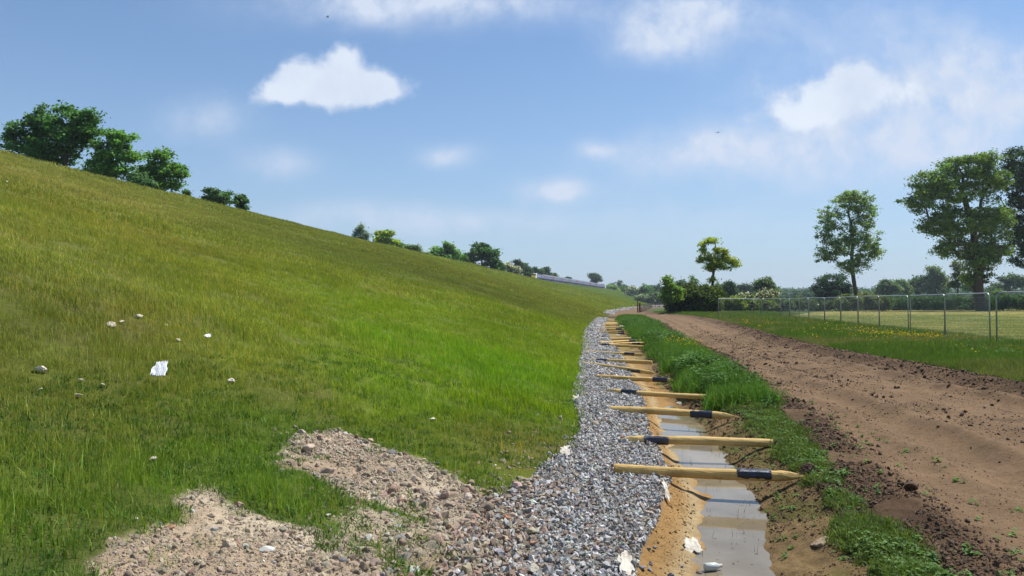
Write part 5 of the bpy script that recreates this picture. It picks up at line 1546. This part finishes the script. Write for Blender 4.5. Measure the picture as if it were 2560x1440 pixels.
# ------------------------------------------------------------------ train
def train():
    M_body = simple_mat("lilac_grey_coach_paint", (.25, .27, .37), .4, .5, 0, .03, .5)
    M_navy = simple_mat("navy_paint", (.025, .03, .10), .4, .5, 0, .1, .8)
    M_dark = simple_mat("underframe_black", (.02, .02, .025), .8, .2)
    M_roof = simple_mat("roof_grey", (.13, .135, .16), .6, .3)
    M_red = simple_mat("magenta_door", (.34, .025, .07), .4, .5)
    M_yel = simple_mat("warning_yellow", (.95, .66, .015), .4, .5)
    M_wht = simple_mat("white_nose", (.80, .78, .74), .35, .5)
    M_win = simple_mat("dark_glass", (.03, .035, .05), .08, .6)
    M_band = simple_mat("tinted_window", (.045, .05, .08), .15, .5)
    u = Vector((.326, 1, 0)).normalized(); v = Vector((u.y, -u.x, 0))   # along, towards the camera side
    p0 = Vector((14.0, 460, 0)) - v * 1.0
    rz = math.atan2(u.y, u.x)
    zr = 15.6; pitch = math.atan(2.0 / 205)
    def prism(sec, x0, x1): # cross-section (y,z) swept in x
        n = len(sec); V = [(x0, y, z) for y, z in sec] + [(x1, y, z) for y, z in sec]
        F = [(i, (i + 1) % n, n + (i + 1) % n, n + i) for i in range(n)] + [tuple(range(n - 1, -1, -1)), tuple(range(n, 2 * n))]
        return V, F
    body_sec = [(-1.36, 1.3), (1.36, 1.3), (1.38, 2.2), (1.30, 3.05), (-1.30, 3.05), (-1.38, 2.2)]
    roof_sec = [(1.30, 3.06), (1.05, 3.5), (.5, 3.75), (-.5, 3.75), (-1.05, 3.5), (-1.30, 3.06)]
    sole_sec = [(-1.34, .45), (1.34, .45), (1.37, 1.295), (-1.37, 1.295)]
    def bogie(m, xc):
        for dx in (-1.2, 1.2):
            for s in (-1, 1):
                m.tube([(xc + dx, s * .68, .46), (xc + dx, s * .80, .46)], .45, 14)
        for s in (-1, 1): m.box((xc, s * .95, .5), (3.4, .12, .3))
    n_lab = ["first", "second", "third", "fourth", "fifth", "sixth", "seventh", "eighth"]
    # power cars
    def power_car(origin, rot, label, front_lit=True):
        root = empty("power_car", origin); root.rotation_euler = (0, pitch if abs(rot - rz) < 1 else -pitch, rot)
        L = 17.8
        m = MB(); m.add(*prism(body_sec, 3.4, L)); m.build("body", M_body, root)
        m = MB(); m.add(*prism(roof_sec, 3.4, L)); m.build("roof", M_dark, root)
        m = MB(); m.add(*prism(sole_sec, 2.6, L)); m.build("skirt", M_navy, root)
        # wedge nose: loft of sections
        secs = [(0.0, 1.20, .75, 1.72), (.25, 1.28, .70, 1.95), (1.25, 1.34, .65, 2.0), (2.35, 1.36, .62, 3.30), (3.4, 1.36, .60, 3.62)]
        V = []; F = []
        for x, hw, zb, zt in secs: V += [(x, -hw, zb), (x, hw, zb), (x, hw * .99, min(zt, 1.9)), (x, hw * .93, max(zt - .25, min(zt, 1.9))), (x, hw * .75, zt), (x, -hw * .75, zt), (x, -hw * .93, max(zt - .25, min(zt, 1.9))), (x, -hw * .99, min(zt, 1.9))]
        for i in range(len(secs) - 1):
            for k in range(8): F.append((i * 8 + k, i * 8 + (k + 1) % 8, i * 8 + 8 + (k + 1) % 8, i * 8 + 8 + k))
        F.append(tuple(range(7, -1, -1))); F.append(tuple(range(len(V) - 8, len(V))))
        nose = mesh_obj("nose", np.array(V), F, M_wht, root)
        Vy = [(-.04, -1.18, .78), (-.04, 1.18, .78), (-.03, 1.18, 1.74), (.20, 1.24, 2.0), (1.22, 1.26, 2.06), (2.30, 1.10, 3.30), (2.30, -1.10, 3.30), (1.22, -1.26, 2.06), (.20, -1.24, 2.0), (-.03, -1.18, 1.74)]
        Vy += [(x + .1, y, z - .05) for x, y, z in Vy]
        Fy = [(0, 1, 2, 9), (9, 2, 3, 8), (8, 3, 4, 7), (7, 4, 5, 6)] + [(i, (i + 1) % 10, 10 + (i + 1) % 10, 10 + i) for i in range(10)]
        mesh_obj("front_panel", np.array(Vy), Fy, M_yel, nose)
        V = [(.22, -.95, 2.0), (.22, .95, 2.0), (1.28, 1.02, 2.06), (2.30, 1.0, 3.24), (2.30, -1.0, 3.24), (1.28, -1.02, 2.06)]
        V2 = [(1.22, -.92, 2.16), (1.22, .92, 2.16), (2.24, .86, 3.34), (2.24, -.86, 3.34)]
        mesh_obj("windscreen", np.array(V2 + [(x + .12, y, z - .12) for x, y, z in V2]), [(0, 1, 2, 3), (7, 6, 5, 4), (0, 4, 5, 1), (1, 5, 6, 2), (2, 6, 7, 3), (3, 7, 4, 0)], M_win, nose)
        m = MB()
        for s in (-1, 1): m.box((1.75, s * 1.12, 2.55), (.9, .25, 1.1))
        m.build("windscreen_pillar", M_yel, nose)
        for s in (-1, 1):
            m = MB(); m.tube([(-.09, s * .75, 1.25), (-.05, s * .75, 1.25)], .16, 12); m.build("headlight", simple_mat("lamp_glass", (.8, .8, .75), .1, .5), nose)
        m = MB(); m.box((.05, 0, .52), (.3, 2.2, .3)); m.build("buffer_beam", M_dark, root)
        for s in (-1, 1):
            m = MB(); m.box((4.2, s * 1.385, 2.0), (.75, .03, 1.95)); m.build("cab_door", M_navy if s < 0 else M_body, root)
            m = MB(); m.box((13.2, s * 1.385, 2.0), (1.1, .03, 1.95)); m.build("luggage_door", M_navy, root)
            m = MB(); m.box((8.4, s * 1.385, 2.6), (2.6, .03, .42)); m.build("air_intake", M_roof, root)
            m = MB(); m.box((6.6, s * 1.40, 2.15), (1.7, .02, .28)); m.build("lettering_panel", M_wht, root)
        m = MB(); bogie(m, 4.2); m.build("bogie", M_dark, root)
        m = MB(); bogie(m, 14.2); m.build("bogie", M_dark, root)
        tag(root, label, "locomotive", "vehicles of the express train")
        return root
    def coach(origin, rot, label):
        root = empty("train_coach", origin); root.rotation_euler = (0, pitch, rot)
        L = 22.6
        m = MB(); m.add(*prism(body_sec, 0, L)); m.build("body", M_body, root)
        m = MB(); m.add(*prism(roof_sec, 0, L)); m.build("roof", M_roof, root)
        m = MB(); m.add(*prism(sole_sec, .2, L - .2)); m.build("skirt", M_navy, root)
        for s in (-1, 1):
            for k in range(8):
                m = MB(); m.box((2.9 + 2.4 * k, s * 1.365, 2.35), (1.75, .05, .62)); m.build("window", M_band, root)
            for xx in (.95, L - .95):
                m = MB(); m.box((xx, s * 1.385, 1.98), (1.05, .05, 2.1)); m.build("door", M_red, root)
        m = MB(); bogie(m, 3.4); m.build("bogie", M_dark, root)
        m = MB(); bogie(m, L - 3.4); m.build("bogie", M_dark, root)
        m = MB(); m.box((L + .2, 0, 2.0), (.5, 1.3, 2.1)); m.build("gangway", M_dark, root)
        tag(root, label, "train coach", "vehicles of the express train")
        return root
    def place(s): return Vector((p0.x + u.x * s, p0.y + u.y * s, zr - 2.0 * s / 205))
    power_car(place(0), rz, "leading power car with bright yellow front on top of the embankment")
    c0 = coach(place(18.2), rz, "first grey carriage behind the leading power car")
    for k in range(1, 8):
        r = c0.copy(); C.objects.link(r); r.location = place(18.2 + 23.0 * k)
        r["label"] = n_lab[k] + " grey carriage counting back from the yellow-fronted power car" if k < 7 else "last grey carriage, next to the tail power car"
        for ch in c0.children:
            q = ch.copy(); C.objects.link(q); q.parent = r
    e = place(18.2 + 23.0 * 8 + 18.0)
    power_car(e, rz + math.pi, "small distant tail power car at the far end of the train")
    # the permanent way
    for off in (-.72, .72):
        m = MB(); a = place(-60) + v * off; b = place(330) + v * off
        m.tube([(a.x, a.y, a.z - .05), (b.x, b.y, b.z - .05)], .07, 6); tag(m.build("rail", simple_mat("rail_steel", (.2, .17, .14), .5, .5, .5)), "long steel rail under the train on the embankment top", "rail", "rails under the train")
train()


# ------------------------------------------------------------------ litter and small things
def wrinkled_sheet(name, px, py, wpx, hpx, label, mat, seed, upright=.55, ragged=.25, parent=None, ribs=False, lift=.08):
    x, y = hit(px, py + hpx * .5, lift)
    k = y / FPX; w, h = wpx * k, hpx * k / max(.35, upright)
    r = np.random.default_rng(seed); n = 18; m = 14
    V = []; F = []
    for j in range(m + 1):
        for i in range(n + 1):
            a, b = i / n - .5, j / m - .5
            rx = 1 + ragged * fbm(np.array([b * 4 + seed]), np.array([seed * 1.0]), 1, 2, seed)[0]
            ry = 1 + ragged * fbm(np.array([a * 4]), np.array([seed * 2.0]), 1, 2, seed + 3)[0]
            zz = .05 * fbm(np.array([a * 5 + seed]), np.array([b * 5.0]), 1, 3, seed + 5)[0] + (.035 * math.sin(a * 46) if ribs else 0)
            V.append((a * w * rx, b * h * ry * (1 - upright * .5), b * h * ry * upright + zz * max(w, .15) * 1.2))
    for j in range(m):
        for i in range(n): q = j * (n + 1) + i; F.append((q, q + 1, q + n + 2, q + n + 1))
    nv = len(V); V += [(a, b + .004, c - .004) for a, b, c in V]; F += [tuple(i + nv for i in reversed(f)) for f in F]
    o = mesh_obj(name, np.array(V), F, mat, smooth=True)
    o.location = (x, y, gz(x, y) + h * upright * .5 + .01 + lift * .6)
    tag(o, label, name.replace('_', ' '))
    return o


def litter():
    M_cloth = simple_mat("bright_white_plastic", (.82, .83, .84), .6, .3, 0, .05, 9)
    wrinkled_sheet("white_cloth", 401, 891, 34, 30, "bright white ribbed cloth lying in the grass of the slope", M_cloth, 3, .75, .3, ribs=True, lift=.16)
    wrinkled_sheet("bent_tape", 520, 826, 14, 6, "thin white bent strip caught in the slope grass", M_cloth, 4, .5, .4, lift=.14)
    wrinkled_sheet("plastic_rag", 1728, 1362, 36, 18, "crumpled white plastic rag at the edge of the puddle", M_fabric, 5, .35, .5, lift=0)
    wrinkled_sheet("paper_scrap", 1697, 1008, 11, 5, "white scrap with dark underside at the far end of the puddle", M_fabric, 6, .6, .3, lift=0)
    wrinkled_sheet("geotextile", 1566, 1418, 38, 46, "large torn flap of off-white geotextile under the bottom of the gravel", M_fabric, 7, .3, .5, lift=0)
    for i, (px, py, w, h, lb) in enumerate([(1664, 1225, 12, 26, "white geotextile edge below the nearest post"), 
                                            
                                            (1412, 1128, 20, 14, "torn geotextile at the corner where grass meets gravel"), (1440, 992, 16, 8, "geotextile scrap on the left edge of the gravel")]):
        wrinkled_sheet("geotextile", px, py, w, h, lb, M_fabric, 20 + i, .4, .5, lift=.01)
    for px, py, w, h, c, lb, nm in ((1095, 1137, 18, 12, (.06, .065, .075), "dark grey slate fragment standing in the thin grass", "slate"), (1226, 1139, 12, 7, (.10, .11, .12), "small dark slate chip in the grass above the gravel", "slate"),
                                    (914, 1141, 10, 7, (.08, .13, .45), "blue plastic fragment on the rubble mound", "plastic_fragment"), (941, 1225, 16, 8, (.78, .78, .78), "white oblong chip on the spoil below the mound", "tile_chip"),
                                    (670, 1347, 44, 16, (.50, .50, .46), "long grey-white concrete flake on the bare soil", "concrete_flake"), (1060, 1123, 12, 8, (.78, .78, .76), "white tile chip at the top edge of the rubble", "tile_chip"),
                                    (346, 1258, 10, 6, (.80, .80, .80), "white tile chip at the left of the bare soil patch", "tile_chip"), (430, 1276, 40, 12, (.34, .19, .12), "flat reddish brick fragment in the bare soil patch", "brick_fragment"),
                                    (405, 1265, 14, 8, (.22, .25, .26), "blue-grey slate piece beside the reddish brick fragment", "slate"), (502, 1379, 12, 6, (.75, .75, .74), "white chip low in the bare soil patch", "tile_chip")):
        x, y = hit(px, py + h * .4, .02); k = y / FPX; rr = random.Random(px)
        V, F = rock_mesh(px, 2, .35); s = np.array([w * k / 2, w * k * .35, h * k * 1.3])
        o = mesh_obj(nm, V * s, F, simple_mat(nm + "_surface", c, .7, .3, 0, .1, 30)); o.location = (x, y, gz(x, y) + h * k * .3); o.rotation_euler = (rr.uniform(.2, .6), rr.uniform(-.2, .2), rr.uniform(-.5, .5))
        tag(o, lb, nm.replace('_', ' '))
    r = np.random.default_rng(31); n = 160; y = 4.4 * (12 / 4.4) ** r.random(n); x = G_(y) + (B_(y) - G_(y)) * r.uniform(.24, .62, n)
    fl = mesh_obj("floating_fleck", np.array([(-.5, -.2, 0), (.5, -.12, 0), (.4, .2, 0), (-.4, .15, 0), (0, 0, .08)]), [(0, 1, 4), (1, 2, 4), (2, 3, 4), (3, 0, 4)], M_stone, link=False)
    rot = np.zeros((n, 3)); rot[:, 2] = r.uniform(0, 6.3, n)
    scatter("floating_debris", np.stack([x, y, np.full(n, WATER + .001)], 1), rot, r.uniform(.006, .028, n), (lin((150, 126, 88)) * .5)[None] * r.uniform(.4, 1.6, (n, 1)), [fl], "flecks of straw and dirt floating on the puddle", "debris")
    # plastic bottle
    x, y = hit(1776, 1428); k = y / FPX
    root = empty("plastic_bottle", (x, y, WATER + .03)); root.rotation_euler = (0, 0, .25)
    m = MB(); m.tube([(-.055, 0, 0), (-.05, 0, 0), (.03, 0, .0), (.052, 0, .0), (.066, 0, .0)], [.02, .028, .027, .016, .011], 14)
    mt, t, out = new_mat("cloudy_plastic"); principled(t, out, (.50, .54, .50, 1), .25, .5); m.build("body", mt, root, True)
    m = MB(); m.tube([(.064, 0, 0), (.078, 0, 0)], .0125, 12); m.build("cap", M_fabric, root)
    tag(root, "cloudy plastic bottle lying in the puddle at the bottom edge", "bottle")
    # reed stems in the water
    r = np.random.default_rng(3); P = []
    n = 46; y = r.uniform(4.6, 9.8, n); x = G_(y) + (B_(y) - G_(y)) * r.uniform(.22, .66, n)
    pr = protos_of("reed_tuft", 4, nb=3, foot=.05, h0=.06, h1=.16, width=.004, lean=.5, straw=.4)
    rot = np.zeros((n, 3)); rot[:, 2] = r.uniform(0, 6.3, n)
    scatter("reed_stems", np.stack([x, y, np.full(n, WATER - .01)], 1), rot, r.uniform(.6, 1.1, n), np.tile(lin((84, 88, 50)) * .6, (n, 1)), pr, "sparse thin grass stems standing in the puddle", "grass")
    # birds
    M_bird = simple_mat("dark_feathers", (.02, .02, .025), .8)
    for px, py, d, sz, lb in ((816, 38, 70, .28, "small dark bird high in the upper sky"), (1797, 330, 90, .30, "distant grey bird against the right-hand clouds")):
        root = empty("bird", at(px, py, d)); root.rotation_euler = (0, 0, .6)
        m = MB(); m.tube([(-.16 * sz * 3, 0, 0), (-.08 * sz * 3, 0, 0), (.04 * sz * 3, 0, .01), (.12 * sz * 3, 0, .02), (.16 * sz * 3, 0, .02)], [.01, .03 * sz * 3, .045 * sz * 3, .03 * sz * 3, .005], 10)
        m.build("body", M_bird, root, True)
        for s in (-1, 1):
            V = [(.06 * sz * 3, 0, .02), (-.06 * sz * 3, 0, .02), (-.08 * sz * 3, s * .2 * sz * 3, .08), (.03 * sz * 3, s * .2 * sz * 3, .09), (-.1 * sz * 3, s * .36 * sz * 3, .03)]
            V2 = V + [(a, b, c - .012) for a, b, c in V]
            mesh_obj("wing", np.array(V2), [(0, 1, 2, 3), (3, 2, 4), (8, 7, 6, 5), (9, 7, 8), (0, 5, 6, 1), (1, 6, 7, 2), (2, 7, 9, 4), (4, 9, 8, 3), (3, 8, 5, 0)], M_bird, root)
        tag(root, lb, "bird")
    # mast on the horizon
    d = 1500; x = (1868 - 1280) / FPX * d; z = gz(x, d); top = at(1868, 699, d).z
    root = empty("radio_mast", (x, d, z)); m = MB()
    for s in ((-.6, -.4), (.6, -.4), (0, .7)): m.tube([(s[0], s[1], 0), (s[0] * .4, s[1] * .4, top - z)], .12, 4)
    for k in range(14):
        zz = (top - z) * k / 14; f = 1 - .6 * k / 14; m.tube([(-.6 * f, -.4 * f, zz), (.6 * f, -.4 * f, zz + 1.5), (0, .7 * f, zz + 3)], .08, 4)
    m.build("lattice", M_wire, root); m = MB(); m.tube([(0, 0, top - z), (0, 0, top - z + 3)], .06, 4); m.build("antenna", M_wire, root)
    tag(root, "faint thin radio mast far away on the wooded horizon", "mast")
litter()


# ------------------------------------------------------------------ the air
def haze():
    m, t, out = new_mat("haze_air")
    v = t.new('ShaderNodeVolumePrincipled'); v.inputs['Color'].default_value = (.72, .82, .95, 1); v.inputs['Density'].default_value = HAZE_DENSITY
    v.inputs['Anisotropy'].default_value = .2
    t.link(v.outputs[0], out.inputs['Volume'])
    mb = MB(); mb.box((0, 0, 38), (8600, 8600, 84)); o = mb.build("haze", m); tag(o, kind="stuff")
if HAZE_DENSITY > 0: haze()
